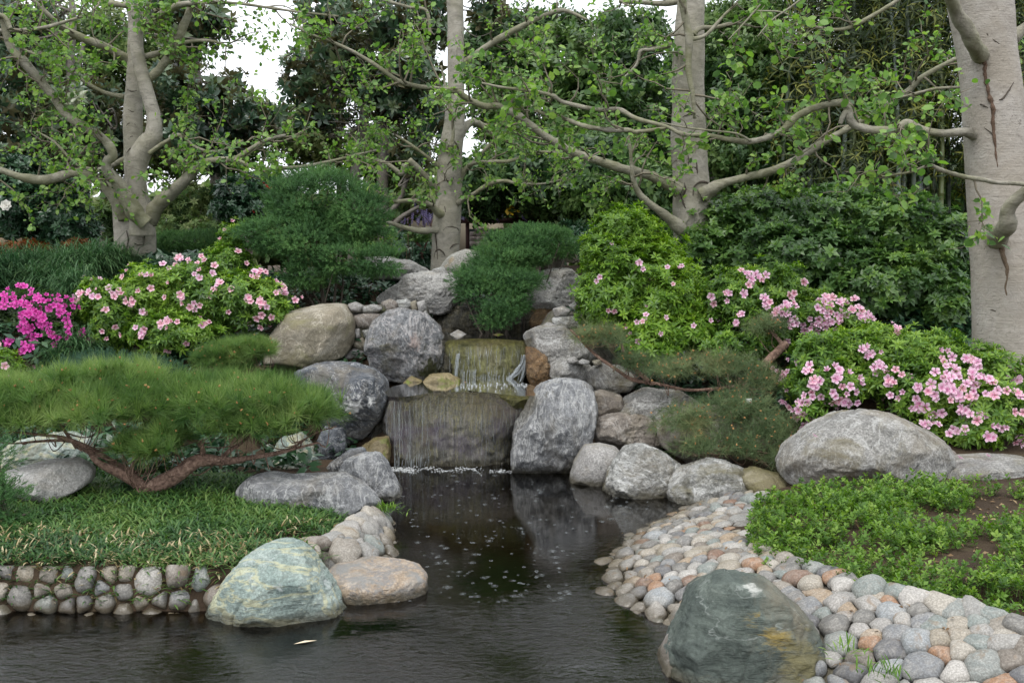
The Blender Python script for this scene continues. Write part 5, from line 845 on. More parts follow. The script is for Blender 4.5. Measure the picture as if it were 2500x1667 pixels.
tr, rng = limb_tree('massive pale tree at the right edge with a winding limb and a long brown scar', 'c',
    [[(1966, 2160, 238, 8.8), (1956, 2050, 211, 8.8), (1933, 1900, 186, 8.8), (1923, 1700, 178, 8.8), (1913, 1500, 173, 8.8), (1898, 1300, 169, 8.8), (1886, 1100, 164, 8.8), (1870, 900, 158, 8.8), (1853, 700, 156, 8.8), (1840, 500, 153, 8.8), (1813, 300, 149, 8.8), (1786, 100, 158, 8.8), (1773, 0, 162, 8.8), (1763, -100, 166, 8.8)]],
    [[(1790, 745, 62, 8.75), (1740, 738, 36, 8.7), (1680, 722, 27, 8.65), (1560, 730, 24, 8.65), (1430, 704, 28, 8.7), (1372, 678, 32, 8.7), (1310, 710, 26, 8.7), (1200, 712, 24, 8.75), (1105, 692, 24, 8.8), (1066, 650, 27, 8.8), (1056, 590, 27, 8.8), (1020, 562, 24, 8.8), (950, 570, 20, 8.8), (850, 600, 21, 8.85), (765, 645, 21, 8.9), (690, 715, 21, 8.9), (600, 758, 19, 8.9), (500, 775, 19, 9.0), (400, 762, 17, 9.0), (280, 742, 15, 9.1), (150, 735, 13, 9.1), (60, 692, 11, 9.2), (-100, 650, 14, 9.3), (-200, 600, 14, 9.4), (-320, 600, 13, 9.4), (-500, 560, 12, 9.5), (-570, 520, 11, 9.5), (-700, 495, 10, 9.6), (-840, 478, 8, 9.7), (-950, 455, 6, 9.7)],
     [(60, 700, 10, 9.2), (-100, 722, 14, 9.3), (-150, 712, 15, 9.3), (-240, 712, 15, 9.4), (-380, 692, 15, 9.4), (-500, 650, 12, 9.5), (-620, 620, 9, 9.6), (-650, 600, 6, 9.6)], [(1800, 330, 50, 8.75), (1745, 255, 46, 8.4), (1715, 180, 42, 8.3), (1655, 90, 40, 8.2), (1622, 10, 36, 8.1), (1590, -80, 34, 8.0)], [(1850, 1330, 75, 8.8), (1885, 1280, 62, 8.4), (1925, 1225, 52, 8.2), (1925, 1160, 44, 8.15), (1965, 1100, 40, 8.1), (2060, 1020, 36, 8.0), (2150, 950, 30, 7.9)],
     [(1950, 210, 50, 8.9), (2010, 165, 34, 8.9), (2120, 100, 30, 8.8)], [(2140, 1030, 14, 8.0), (1990, 1005, 12, 7.9), (1870, 1000, 13, 7.8), (1800, 985, 14, 7.7), (1680, 965, 14, 7.6), (1560, 930, 13, 7.5), (1500, 905, 11, 7.5), (1400, 940, 8, 7.5), (1240, 965, 5, 7.4)], [(1450, -80, 14, 8.2), (1330, 0, 12, 8.2), (1200, 80, 12, 8.2), (1050, 155, 11, 8.2), (940, 160, 10, 8.2), (820, 130, 7, 8.2), (700, 70, 5, 8.2), (560, 60, 4, 8.2)], [(1680, 478, 8, 8.9), (1540, 485, 9, 9.0), (1400, 520, 9, 9.1), (1310, 540, 8, 9.2)],
     [(1060, 590, 20, 8.8), (1025, 640, 18, 8.8), (1010, 680, 12, 8.8)], [(520, 770, 8, 8.95), (440, 730, 6, 8.9), (300, 715, 6, 8.9), (150, 695, 5, 8.9), (30, 670, 4, 8.9)], [(870, -60, 6, 8.0), (740, 40, 6, 8.0), (640, 110, 5, 8.0), (560, 200, 4, 8.0)], [(640, -50, 6, 8.3), (520, 90, 6, 8.3), (400, 220, 4, 8.3)]], 8.8, 84, 4.0, .5, .076, 1700, barks=(BKR, BKL), twigs_from=[0, 1, 5, 6, 7, 9, 10, 11], r0=.008, wob=.03)
P, R = smooth_path(at('c', [(1786, 262), (1800, 330), (1806, 420), (1825, 520), (1845, 590), (1848, 690), (1858, 800), (1872, 915)], 8.80 - .60), [.012, .026, .03, .024, .026, .02, .016, .006], 6)
Vt, Ft = tube(P, R, 8, .5, 4); tr_scar = plain('scar_bark', (.12, .075, .05), .9, .5, 30, 1.0)
Tp, Tr_ = limbs('c', [[(1966, 2160, 238, 8.8), (1956, 2050, 211, 8.8), (1933, 1900, 186, 8.8), (1923, 1700, 178, 8.8), (1913, 1500, 173, 8.8), (1898, 1300, 169, 8.8), (1886, 1100, 164, 8.8), (1870, 900, 158, 8.8), (1853, 700, 156, 8.8), (1840, 500, 153, 8.8), (1813, 300, 149, 8.8), (1786, 100, 158, 8.8), (1773, 0, 162, 8.8), (1763, -100, 166, 8.8)]])[0]
def on_tree(zone, spec, pts):
    (Pt, Rt) = limbs(zone, [spec])[0]; Yt = spec[len(spec) // 2][3]; out = []
    for r in rays(zone, pts):
        d = r / r[1]; k = np.argmin(abs(Pt[:, 2] - (EYE + d[2] * Yt))); y = Yt
        for _ in range(6): y = Yt - math.sqrt(max(Rt[k] ** 2 - (d[0] * y - Pt[k, 0]) ** 2, 0))
        out.append((d[0] * y, y, EYE + d[2] * y))
    return np.array(out)
def ridges(T, zone, spec, lines, r=.010):
    for ln in lines:
        P, R = smooth_path(on_tree(zone, spec, ln), [r * .4] + [r] * (len(ln) - 2) + [r * .4], 5); V, Fc = tube(P, R, 6, .5, 4); T.part('bark_ridge', V, Fc, bark_dark, True)
ridges(tree_c, 'b', SPEC_C, [[(632, 1260), (650, 1242), (680, 1240), (708, 1250), (722, 1275)], [(585, 1410), (590, 1375), (612, 1365), (632, 1380), (642, 1400)], [(668, 1360), (690, 1338), (718, 1335)], [(608, 1100), (640, 1130), (645, 1200)], [(640, 950), (652, 985), (670, 1010)], [(705, 940), (685, 975), (672, 1010)], [(675, 770), (660, 800), (652, 840)], [(690, 770), (710, 800), (722, 850)], [(655, 905), (675, 880), (705, 875)], [(595, 1240), (590, 1290), (596, 1340), (600, 1420)], [(610, 1130), (625, 1150), (640, 1160)]])
ridges(tree_r, 'c', SPEC_R, [[(205, 1070), (215, 1020), (250, 995), (285, 1000), (300, 1030)], [(150, 930), (190, 915), (225, 918)], [(150, 1080), (165, 1040), (160, 1000)], [(130, 1040), (150, 1100), (165, 1140)], [(225, 880), (228, 920), (230, 950)], [(150, 640), (190, 625), (240, 640)], [(180, 850), (182, 880), (180, 905)]], .012)
ridges(tree_l, 'a', SPEC_L, [[(700, 600), (725, 612), (755, 606)], [(690, 690), (705, 675), (735, 680), (750, 700)], [(700, 760), (725, 745), (750, 760)], [(695, 490), (720, 500), (750, 495)], [(690, 1260), (700, 1310), (690, 1370)], [(780, 1250), (790, 1290), (785, 1340)], [(730, 1330), (760, 1340), (790, 1335)], [(690, 840), (710, 815), (740, 800)]], .007)
def on_trunk(pts):   # lay a line of sight points on the trunk's bark
    out = []
    for r in rays('c', pts):
        d = r / r[1]; zc = EYE + d[2] * 8.8; k = np.argmin(abs(Tp[:, 2] - (EYE + d[2] * 8.5))); xc, R_ = Tp[k, 0], Tr_[k]; y = 8.8
        for _ in range(6): x = d[0] * y; y = 8.8 - math.sqrt(max(R_ ** 2 - (x - xc) ** 2, 0))
        out.append((d[0] * y, y, EYE + d[2] * y))
    return np.array(out)
base = np.array(tr.loc)
P, R = smooth_path(on_trunk([(1786, 262), (1800, 330), (1806, 420), (1825, 520), (1845, 590), (1848, 690), (1858, 800), (1872, 915)]), [.006, .014, .017, .014, .015, .012, .008, .004], 6); V, Fc = tube(P, R, 8, .9, 4); tr.part('scar', V, Fc, tr_scar, True, label='long brown bark scar')
P, R = smooth_path(on_trunk([(1890, 1320), (1905, 1400), (1925, 1500), (1915, 1580), (1930, 1640)]), [.03, .02, .014, .009, .004], 6); V, Fc = tube(P, R, 8, .6, 4); tr.part('scar', V, Fc, plain('weathered_scar', (.14, .10, .065), .9, .4, 30, 1.0), True, label='dark weathered streak below the lower limb')
for ln in ([(1700, 590), (1740, 575), (1780, 572), (1820, 590)], [(1960, 450), (1930, 500), (1900, 540), (1880, 545)], [(1755, 150), (1800, 175), (1850, 220), (1890, 245)], [(1700, 190), (1680, 240), (1665, 270)], [(1760, 1165), (1800, 1145), (1840, 1150)], [(1800, 700), (1840, 730), (1860, 770)], [(1760, 1700), (1830, 1690), (1900, 1720)]):
    P, R = smooth_path(on_trunk(ln), [.003] + [.008] * (len(ln) - 2) + [.003], 5); V, Fc = tube(P, R, 5, .5, 4); tr.part('bark_ridge', V, Fc, bark_dark, True)

# ------------------------------------------------------------------ background trees
def simple_tree(name, label, zone, trunks, lobes, mat, tm, n, size, seed, barks=BKD, shell=.9, up=.3, jit=.8, lump=.3, front=.4, nbr=40, group=None, cat='tree', br=.02):
    rng = np.random.default_rng(seed); TP = limbs(zone, trunks); L = lobes_px(zone, lobes); T = Thing(name, label, cat, TP[0][0][0], group)
    for k, (P, R) in enumerate(TP): V, Fc = tube(P, R, 10, .1, seed + k, .15); T.part('trunk' if k == 0 else 'branch', V, Fc, barks, True)
    tb = []; allp = np.concatenate([p for p, r in TP])
    for _ in range(nbr):
        c, r = L[rng.integers(len(L))]; e = c + r * norm(rng.normal(size=3)) * rng.uniform(.3, .95); q = allp[np.argmin(((allp - e) ** 2).sum(1) + (allp[:, 2] > e[2] + .3) * 4)]; m1 = q * .6 + e * .4 + rng.normal(size=3) * .15; m2 = q * .3 + e * .7 + rng.normal(size=3) * .2; P, R = smooth_path([q, m1, m2, e], [br, br * .75, br * .5, br * .2], 4); tb.append(tube(P, R, 5, .1, 3))
    V, Fc, _ = join([t + ({},) for t in tb]); T.part('branches', V, Fc, barks, True, kind='stuff')
    P, N = sample_lobes(L, n, rng, shell, lump, front, 3); Z = norm(N + np.array([0, 0, up]) + rng.normal(size=N.shape) * jit); patch = np.clip(.5 + .5 * vnoise(P * 1.6, seed) + rng.normal(size=len(P)) * .2, 0, 1)
    V, Fc, A = multi(tm, P, Z, size * rng.uniform(.7, 1.2, len(P)), rng, patch); T.part('foliage', V, Fc, LM[mat], False, A, kind='stuff'); return T
simple_tree('magnolia_tree', 'dark glossy-leaved magnolia behind the many-limbed tree at the left', 'a', [w([(395, 1420, 40), (385, 1160, 38), (392, 900, 40), (398, 700, 34), (392, 500, 26), (385, 300, 22), (400, 100, 18), (380, -60, 14)], 15.5), w([(395, 560, 16), (420, 420, 14), (445, 300, 11), (455, 230, 8)], 15.3), w([(392, 880, 16), (470, 820, 14), (530, 770, 10), (600, 700, 7)], 15.3)],
    [(100, 560, 260, 300, 15.5, 1.2), (330, 640, 240, 230, 15.3, 1.1), (80, 800, 200, 130, 15.0, .9), (520, 560, 170, 150, 15.6, 1.0), (70, 300, 200, 160, 15.5, 1.0), (620, 760, 120, 150, 15.6, .8), (150, 130, 200, 110, 15.6, 1.0), (-60, 60, 150, 200, 15.6, 1)], 'magnolia', WM, 1350, .165, 101)
simple_tree('magnolia_tree', 'magnolia with large drooping dark leaves right of the many-limbed tree', 'a', [w([(1200, 1500, 30), (1195, 1300, 28), (1180, 1000, 28), (1150, 800, 26), (1100, 560, 24), (1060, 300, 20), (1040, 0, 16)], 15.8)],
    [(960, 500, 190, 190, 15.5, 1.1), (1180, 560, 220, 190, 15.5, 1.1), (1080, 760, 200, 150, 15.3, 1.0), (1010, 210, 130, 150, 15.7, .9), (1390, 620, 180, 110, 15.4, .9), (1190, 880, 120, 70, 15.2, .6), (950, 60, 150, 100, 15.7, .9), (1300, 740, 160, 110, 15.4, .8), (1180, 130, 110, 90, 15.6, .6), (870, 760, 120, 100, 15.4, .7)], 'magnolia', WM, 1400, .165, 102)
simple_tree('magnolia_tree', 'tall magnolia left of the central pale tree with two grey stems', 'b', [w([(130, 1500, 22), (140, 1200, 24), (150, 960, 26), (180, 760, 30), (205, 600, 26), (215, 420, 20), (240, 200, 16), (260, -60, 12)], 16.2), w([(315, 1600, 28), (305, 1330, 28), (300, 1050, 32), (305, 800, 28), (312, 600, 24), (330, 400, 18), (380, 180, 14), (390, -60, 10)], 16.0), w([(210, 560, 14), (160, 440, 12), (60, 330, 10), (0, 280, 8)], 16.2), w([(310, 1180, 16), (390, 1100, 14), (440, 940, 12), (480, 700, 10), (520, 520, 8)], 15.9), w([(305, 1290, 14), (400, 1190, 12), (500, 1130, 10)], 15.8)],
    [(120, 330, 230, 220, 16, 1.1), (330, 180, 220, 200, 16.1, 1.1), (60, 90, 250, 160, 16, 1.1), (450, 430, 200, 200, 15.9, 1.0), (330, 560, 150, 120, 15.9, .9), (560, 640, 130, 180, 15.9, .8), (-120, 430, 170, 150, 15.8, .9), (560, 130, 160, 180, 16, .9), (-30, 620, 110, 120, 15.8, .7), (470, 850, 100, 120, 15.8, .6), (880, 60, 120, 130, 16.5, .6)], 'magnolia', WM, 1850, .16, 103)
leaf2 = lambda w_, tip: (np.array([(0, 0, 0), (.5, w_, .05), (.5, -w_, .05), (1, 0, -.1)]), np.array([(0, 2, 1), (1, 2, 3)]), {'tip': np.full(4, tip)})
EV = [join([xf(leaf2(.21, .2 + .3 * (k % 3)), rot('z', k * 2.2) @ rot('y', -.6 + .1 * k), (0, 0, k * .22)) for k in range(6)])]
simple_tree('evergreen_tree', 'broad small-leaved evergreen filling the gap between the centre and right trees', 'b', [w([(1250, 1500, 40), (1240, 1200, 38), (1260, 900, 34), (1240, 600, 28), (1250, 300, 18), (1240, 100, 10)], 17.5), w([(1245, 900, 22), (1000, 600, 16), (930, 300, 10)], 17.4), w([(1250, 800, 22), (1500, 600, 16), (1600, 300, 10)], 17.4)],
    [(900, 330, 190, 200, 17.3, 1.1), (1150, 330, 230, 190, 17.5, 1.2), (1400, 380, 250, 220, 17.4, 1.2), (1650, 420, 220, 250, 17.4, 1.2), (1000, 650, 260, 200, 17.0, 1.1), (1300, 700, 280, 220, 17.1, 1.1), (1600, 780, 260, 230, 17.2, 1.1), (1160, 180, 130, 110, 17.7, .7), (1330, 170, 100, 90, 17.7, .6), (1010, 170, 110, 110, 17.6, .6), (1560, 170, 130, 110, 17.6, .7), (1750, 200, 110, 130, 17.6, .7)], 'evergreen', EV, 12000, .138, 104, shell=1.0, lump=.55)
simple_tree('evergreen_tree', 'low dark evergreen overhanging the garden notice board', 'b', [w([(1450, 1600, 36), (1420, 1350, 34), (1380, 1200, 26), (1300, 1050, 18)], 15.6), w([(1420, 1350, 18), (1600, 1250, 14), (1700, 1100, 10)], 15.6)],
    [(900, 1000, 230, 150, 15.6, .9), (1150, 1010, 280, 170, 15.4, 1.0), (1450, 1050, 280, 190, 15.4, 1.0), (1700, 1080, 230, 210, 15.3, .9), (850, 1130, 110, 60, 15.8, .5), (1350, 1230, 150, 90, 15.3, .6), (1600, 1250, 180, 110, 15.2, .6), (1200, 850, 260, 120, 15.8, .9), (1500, 850, 260, 120, 15.8, .9)], 'evergreen', EV, 9500, .125, 105, shell=.7)
simple_tree('evergreen_tree', 'dark evergreen between the thick grey tree and the bamboo', 'c', [w([(520, 1500, 30), (540, 1100, 28), (560, 700, 24), (540, 500, 20), (480, 250, 14)], 16), w([(330, 1400, 24), (325, 900, 22), (320, 600, 20), (330, 350, 14)], 16)],
    [(420, 600, 200, 220, 16, 1.0), (620, 430, 220, 200, 16, 1.0), (450, 880, 230, 210, 15.9, 1.0), (700, 760, 200, 220, 15.9, 1.0), (500, 250, 200, 130, 16.1, .8), (350, 380, 160, 140, 16.1, .8), (700, 950, 250, 120, 15.8, .8), (560, 80, 200, 90, 16.2, .6), (300, 130, 130, 110, 16.3, .5)], 'evergreen', EV, 9500, .115, 106, shell=1.0, lump=.5)
simple_tree('garden_tree', 'thin light-leaved tree with fine branches behind the magnolias at the left', 'a', [w([(560, 1500, 18), (570, 1100, 20), (560, 700, 18), (600, 300, 12), (580, 0, 8)], 19), w([(565, 900, 12), (300, 500, 10), (250, 200, 7)], 19), w([(565, 800, 12), (850, 500, 9), (950, 200, 6)], 19)],
    [(250, 350, 300, 330, 19, 1.5), (600, 300, 260, 330, 19, 1.5), (900, 350, 230, 260, 19, 1.4), (450, 800, 420, 220, 19, 1.4), (900, 800, 300, 220, 19, 1.4), (1250, 800, 200, 150, 19, 1.2)], 'hedge', EV, 8000, .125, 107, shell=.95, nbr=150, br=.018)
simple_tree('garden_tree', 'thin light-leaved tree with fine branches behind the tall magnolia', 'b', [w([(60, 1500, 18), (70, 1100, 20), (60, 700, 18), (100, 300, 12), (80, 0, 8)], 19.5), w([(65, 900, 12), (400, 500, 9), (500, 200, 6)], 19.5)],
    [(100, 350, 260, 330, 19.5, 1.4), (-100, 750, 280, 220, 19.5, 1.3), (400, 400, 220, 330, 19.5, 1.4), (300, 850, 300, 220, 19.3, 1.3)], 'hedge', EV, 6000, .125, 108, shell=.95, nbr=110, br=.018)
# bamboo grove: every cane is its own plant
M = NM('bamboo_culm', .35, .5); v = M.tex(); r = M.objrnd(); c = M.ramp(r, [(0, (.018, .032, .014)), (.5, (.045, .07, .025)), (.7, (.13, .15, .045)), (.9, (.20, .25, .24))]); M.color(c); culm_mat = M.m
rng = np.random.default_rng(120); BB = [join([xf(leaf(1, .075, .02, .25, .2 + .3 * k), rot('z', k * 1.3 + .2) @ rot('y', .1 * k - .1), (0, 0, 0)) for k in range(4)])]
culms = []; leaves_ = []
for q in range(4):
    hgt = 5.7; m = 22; P = np.zeros((m, 3)); t = np.linspace(0, 1, m); P[:, 2] = t * hgt; P[:, 0] = .5 * t ** 2.5 * math.cos(q * 2); P[:, 1] = .5 * t ** 2.5 * math.sin(q * 2); R = .046 * (1 - .6 * t); pts = []; rr = []
    for i in range(m): 
        if i: pts.append(P[i] - (P[i] - P[i - 1]) * .06); rr.append(R[i])
        pts.append(P[i]); rr.append(R[i] * 1.22)
        pts.append(P[i] + np.array([0, 0, .012])); rr.append(R[i])
    culms.append(tube(np.array(pts), np.array(rr), 7)); n = 300; k = rng.integers(7, m, n); a = rng.uniform(0, 6.28, n); rad = rng.uniform(.05, .75, n); Q = P[k] + np.stack([np.cos(a) * rad, np.sin(a) * rad, -rad * .3 + rng.normal(size=n) * .1], 1)
    leaves_.append(scatter(BB[0], Q, norm(np.stack([np.cos(a), np.sin(a), rng.uniform(-.1, 1, n)], 1)), .17 * rng.uniform(.6, 1.2, n), rng, np.clip(.35 + .35 * rng.normal(size=n), 0, 1)))
proto = []
for q in range(4):
    T = Thing('bamboo', '', 'bamboo', (0, 0, 0)); T.part('culm', *culms[q], culm_mat, True); V, Fc, A = leaves_[q]; T.part('foliage', V, Fc, LM['bamboo'], False, A, kind='stuff'); proto.append(T.o)
BL = 'dark bamboo cane in the grove behind the large shrub at the right'; cnt = 0
for i in range(66):
    px = rng.uniform(640, 2150); Yd = rng.uniform(14.2, 17.5); b = at('c', (px, 1000), Yd); z = H(b[0], b[1]) - .05
    if i < 4: o = proto[i]
    else:
        s = proto[rng.integers(4)]; o = s.copy(); COL.objects.link(o)
        for ch in s.children: c2 = ch.copy(); COL.objects.link(c2); c2.parent = o
    o.location = (b[0], b[1], z); o.rotation_euler = (rng.normal() * .03, rng.normal() * .03, rng.uniform(0, 6.28)); s_ = rng.uniform(.85, 1.1); o.scale = (s_, s_, s_); o['label'] = BL; o['group'] = 'bamboo canes in the grove behind the right-hand shrub'
# far hedge / treeline closing the view
def far_mass(label, x0, x1, Yd, ztop, n, seed, mat='hedge', size=.2, depth=1.2, name='far_trees', kind='stuff', cat='trees', gap=0.0):
    rg = np.random.default_rng(seed); x = rg.uniform(x0, x1, n); top = ztop * (1 + .25 * vnoise(np.stack([x * .45, x * 0, x * 0], 1), seed) + .1 * vnoise(np.stack([x * 1.7, x * 0, x * 0], 1), seed + 1)); z = 1.4 + (top - 1.4) * rg.random(n) ** .8; y = Yd + rg.uniform(-depth, depth, n)
    P = np.stack([x, y, z], 1); P = P[vnoise(P * (1.1, .6, 1.3), seed + 5) > -1 + gap]; Z = norm(rg.normal(size=P.shape) + np.array([0, -.7, .6])); V, Fc, A = multi(EV, P, Z, size * rg.uniform(.6, 1.2, len(P)), rg); single(name, label, cat, V, Fc, LM[mat], False, A, kind=kind)
far_mass('far-off line of light green trees and hedges seen through the gaps', -16, 16, 27, 3.4, 7000, 131, size=.42)
far_mass('dark tree mass far behind the evergreens and the bamboo', 0, 15, 22, 4.6, 4500, 132, 'evergreen', .42, 1.5)
# mid-distance shrubs
shrub('dark camellia with one white bloom at the left edge', 'camellia', 'camellia_bush', 'a', [(80, 1120, 190, 200, 12.6, .6), (300, 1180, 200, 160, 12.7, .6), (420, 1260, 130, 110, 12.6, .5), (150, 960, 200, 110, 12.8, .5), (-40, 1000, 120, 180, 12.6, .5), (380, 1030, 110, 90, 12.9, .4)], LM['camellia'], WM, 1700, .095, 141, shell=.6, lump=.2)
T, L = shrub('dark camellia with small red blooms left of the cloud juniper', 'camellia', 'camellia_bush', 'a', [(1330, 1050, 150, 90, 13.0, .5), (1280, 1140, 120, 90, 12.8, .5), (1450, 1130, 120, 100, 13.0, .5), (1420, 990, 90, 50, 13.1, .4)], LM['camellia'], WM, 900, .09, 142, shell=.6, lump=.2)
redp = petalmat('red_petal', (.5, .03, .02), (.55, .03, .02), (.6, .05, .03)); fr = flower_mesh('flower', redp, 3)
rg = random.Random(4)
for p, nn in surf_hit(L, 'a', [(1435, 1008), (1478, 1033), (1455, 1018), (1390, 1150)]): put_flower(T, fr, p, nn, .035, rg)
wp = petalmat('white_petal', (.75, .66, .5), (.82, .78, .70), (.85, .84, .80)); L2 = lobes_px('a', [(80, 1120, 190, 200, 12.6, .6)]); p, nn = surf_hit(L2, 'a', [(45, 1125)])[0]; cam_t = [o for o in COL.objects if o.get('label') == 'dark camellia with one white bloom at the left edge'][0]
ps = [];
for ring, (nk, sc, el) in enumerate(((7, 1.0, .3), (6, .75, .7), (4, .5, 1.1))):
    for k in range(nk): ps.append(xf(leaf(sc, .42, .1, .12, .9, True), rot('z', k * 6.283 / nk + ring * .4) @ rot('y', -el)))
V, Fc, A = join(ps); o = link('flower', mesh('flower', V, Fc, wp, A), p + np.array([0, -.05, 0]) - np.array(cam_t.location), parent=cam_t); o.scale = (.075,) * 3; o.rotation_euler = (1.3, .2, 0)
shrub('loose light green shrub behind the forked trunk of the first tree', 'shrub', 'garden_shrub', 'a', [(980, 1130, 150, 110, 15, .6), (930, 1260, 120, 100, 14.6, .5), (1120, 1100, 150, 100, 15.5, .6), (1130, 1260, 130, 90, 14.5, .5), (600, 1200, 60, 130, 14, .4)], LM['hedge'], WH, 1500, .085, 143, shell=.95, lump=.3, jitter=1.2)
shrub('small grey-green shrub left of the pink azalea top', 'shrub', 'garden_shrub', 'a', [(1100, 1320, 190, 60, 13.0, .5), (920, 1330, 90, 60, 13.0, .4)], LM['juniper'], J, 2200, .07, 144)
shrub('low reddish-leaved shrub at the left edge under the camellia', 'shrub', 'garden_shrub', 'a', [(60, 1370, 120, 45, 12.0, .3), (170, 1350, 80, 35, 12.0, .3), (420, 1345, 60, 40, 12.0, .3)], LM['red'], WH, 420, .07, 145)
shrub('dark low shrubs in the shade left of the central tree foot', 'shrub', 'garden_shrub', 'b', [(480, 1360, 120, 110, 14.6, .5), (380, 1330, 80, 110, 14.8, .4), (520, 1430, 80, 80, 14, .4)], LM['camellia'], WM, 700, .085, 146, shell=.7)
simple_tree('garden_shrub', 'small bare-stemmed reddish shrub left of the central tree foot', 'b', [w([(518, 1500, 10), (516, 1400, 10), (505, 1350, 9), (470, 1310, 6)], 13.8), w([(514, 1390, 7), (540, 1330, 5), (550, 1290, 4)], 13.8)], [(500, 1290, 80, 40, 13.8, .3)], 'glossy', WH, 160, .06, 147, barks=plain('red_stem', (.12, .06, .045)), nbr=8, cat='shrub', br=.006)
shrub('dark shrub in the gap right of the spreading juniper', 'shrub', 'garden_shrub', 'b', [(1480, 1330, 130, 110, 13.5, .5), (1350, 1290, 110, 80, 14.5, .4)], LM['camellia'], WM, 600, .085, 148, shell=.7)
# wisteria
rng = np.random.default_rng(150); P = []
for (x, y, rx, ry, k) in ((515, 1170, 45, 35, 26), (420, 1200, 40, 30, 10), (745, 1165, 12, 20, 16), (925, 1170, 40, 20, 10), (1075, 1160, 25, 20, 12), (560, 1190, 20, 20, 16)): P.append(at('b', np.column_stack([rng.normal(x, rx * .6, k), rng.normal(y, ry * .6, k)]), 16.4 + rng.normal(size=k) * .2))
P = np.concatenate(P); rac = join([xf((ico(0)[0] * .12, ico(0)[1], {'tip': np.full(12, k / 12)}), np.eye(3), (math.cos(k * 2.4) * .18 * (1 - k / 14), math.sin(k * 2.4) * .18 * (1 - k / 14), -k * .12)) for k in range(10)])
T = Thing('wisteria', 'purple wisteria clusters hanging over the beam behind the central tree', 'wisteria', P.mean(0)); V, Fc, A = scatter(rac, P, np.tile([0, .05, 1.0], (len(P), 1)), .09 * rng.uniform(.6, 1.2, len(P)), rng); T.part('blossoms', V, Fc, LM['wisteria'], False, A, kind='stuff')
vine = [tube(*smooth_path(at('b', [(150 + 40 * j, 1500), (300 + 60 * j, 1250 - 20 * j), (520 + 60 * j, 1150), (800 + 50 * j, 1160), (1060, 1150 + 10 * j)], 16.6 + .1 * j), [.02, .018, .015, .012, .008]), 5, .2, j) + ({},) for j in range(3)]
V, Fc, _ = join(vine); T.part('stem', V, Fc, bark_dark, True)

# ------------------------------------------------------------------ notice board under a red-brown beam
red = plain('red_brown_paint', (.065, .028, .026), .7, .2, 6, .3); boardm = plain('grey_green_board', (.085, .105, .095), .7, .12, 4, .2); plaquem = plain('pinkish_plaque', (.42, .36, .33), .6, .06, 5, .1); ink = plain('faded_lettering', (.20, .16, .15), .8)
YB = 17.0
def pbox(zone, x0, x1, y0, y1, Yf, th): a = at(zone, (x0, y1), Yf); b = at(zone, (x1, y0), Yf); return box(a[0], b[0], Yf, Yf + th, a[2], b[2])
T = Thing('notice_board', 'grey-green notice board with rows of pinkish plaques between red-brown posts', 'notice board', at('i', (620, 1300), YB))
T.part('board', *pbox('i', 272, 1060, 684, 1100, YB, .05), boardm)
for r_ in range(3):
    for c_ in range(3):
        x0 = 291 + c_ * 103; y0 = 724 + r_ * 75; o = T.part('plaque', *pbox('i', x0, x0 + 100, y0, y0 + 71, YB - .02, .017), plaquem)
        for q in range(2):
            V, Fc = pbox('i', x0 + 20 + (r_ * 3 + c_) % 3 * 4, x0 + 70 + q * 8, y0 + 24 + q * 16, y0 + 29 + q * 16, YB - .024, .003); link('lettering', mesh('lettering', V - T.loc, Fc, ink), parent=o)
for x0, x1 in ((376, 516), (730, 870)): T.part('card', *pbox('i', x0, x1, 668, 714, YB - .03, .015), plaquem)
for x0, x1 in ((232, 282), (1004, 1052)): T.part('post', *pbox('i', x0, x1, 420, 1330, YB - .02, .12), red)
T.part('beam', *pbox('i', 150, 1330, 508, 596, YB - .09, .13), red)
Pc, Rc = smooth_path(at('i', [(960, 500), (985, 430), (1060, 395), (1130, 415), (1180, 470), (1200, 540)], YB - .16), [.06, .07, .07, .065, .06, .05]); T.part('brace', *tube(Pc, Rc, 8), red, True)
for x, y in ((905, 400), (945, 360), (930, 420), (915, 345)): 
    pass
rngy = np.random.default_rng(3); P = at('i', np.column_stack([rngy.normal(930, 22, 16), rngy.normal(385, 40, 16)]), 15.0); V, Fc, A = scatter(leaf(1, .3, .05, .1, .5, True), P, norm(rngy.normal(size=(16, 3))), .075, rngy); single('yellow_leaves', 'cluster of yellow leaves hanging above the notice board', 'leaves', V, Fc, leafmat('yellow_leaf', [(.5, .32, .02), (.6, .42, .03)]), False, A)
# light garden wall seen past the board, tan wall at the left and white picket fence
single('garden_wall', 'pale tan garden wall seen under the beam behind the notice board', 'wall', *pbox('i', -600, 2600, 560, 1200, 21, .3), plain('tan_render', (.36, .31, .23), .9, .1, 3, .2))
single('garden_wall', 'low brown wall at the far left edge below the camellia', 'wall', *pbox('a', -300, 60, 1300, 1420, 13.4, .3), plain('brown_render', (.24, .18, .12), .9, .1, 3, .2))
T = Thing('picket_fence', 'white picket fence glimpsed through the shrubs right of the forked trunk', 'fence', at('a', (1050, 1330), 19.0)); wm_ = plain('white_paint', (.72, .72, .70), .6, .04)
T.part('post', *pbox('a', 872, 900, 1130, 1330, 19, .1), wm_); T.part('post', *pbox('a', 1180, 1200, 1180, 1330, 19, .1), wm_); T.part('rail', *pbox('a', 900, 1400, 1262, 1272, 19.05, .04), wm_)
for k in range(24): T.part('picket', *pbox('a', 905 + k * 20, 915 + k * 20, 1236, 1330, 19.02, .025), wm_)
T = Thing('stone_lantern_post', 'short brown post with a capped top beyond the white fence', 'post', at('a', (1085, 1330), 18)); T.part('shaft', *pbox('a', 1068, 1102, 1215, 1330, 18, .14), red); T.part('cap', *pbox('a', 1058, 1112, 1200, 1215, 17.97, .2), red)
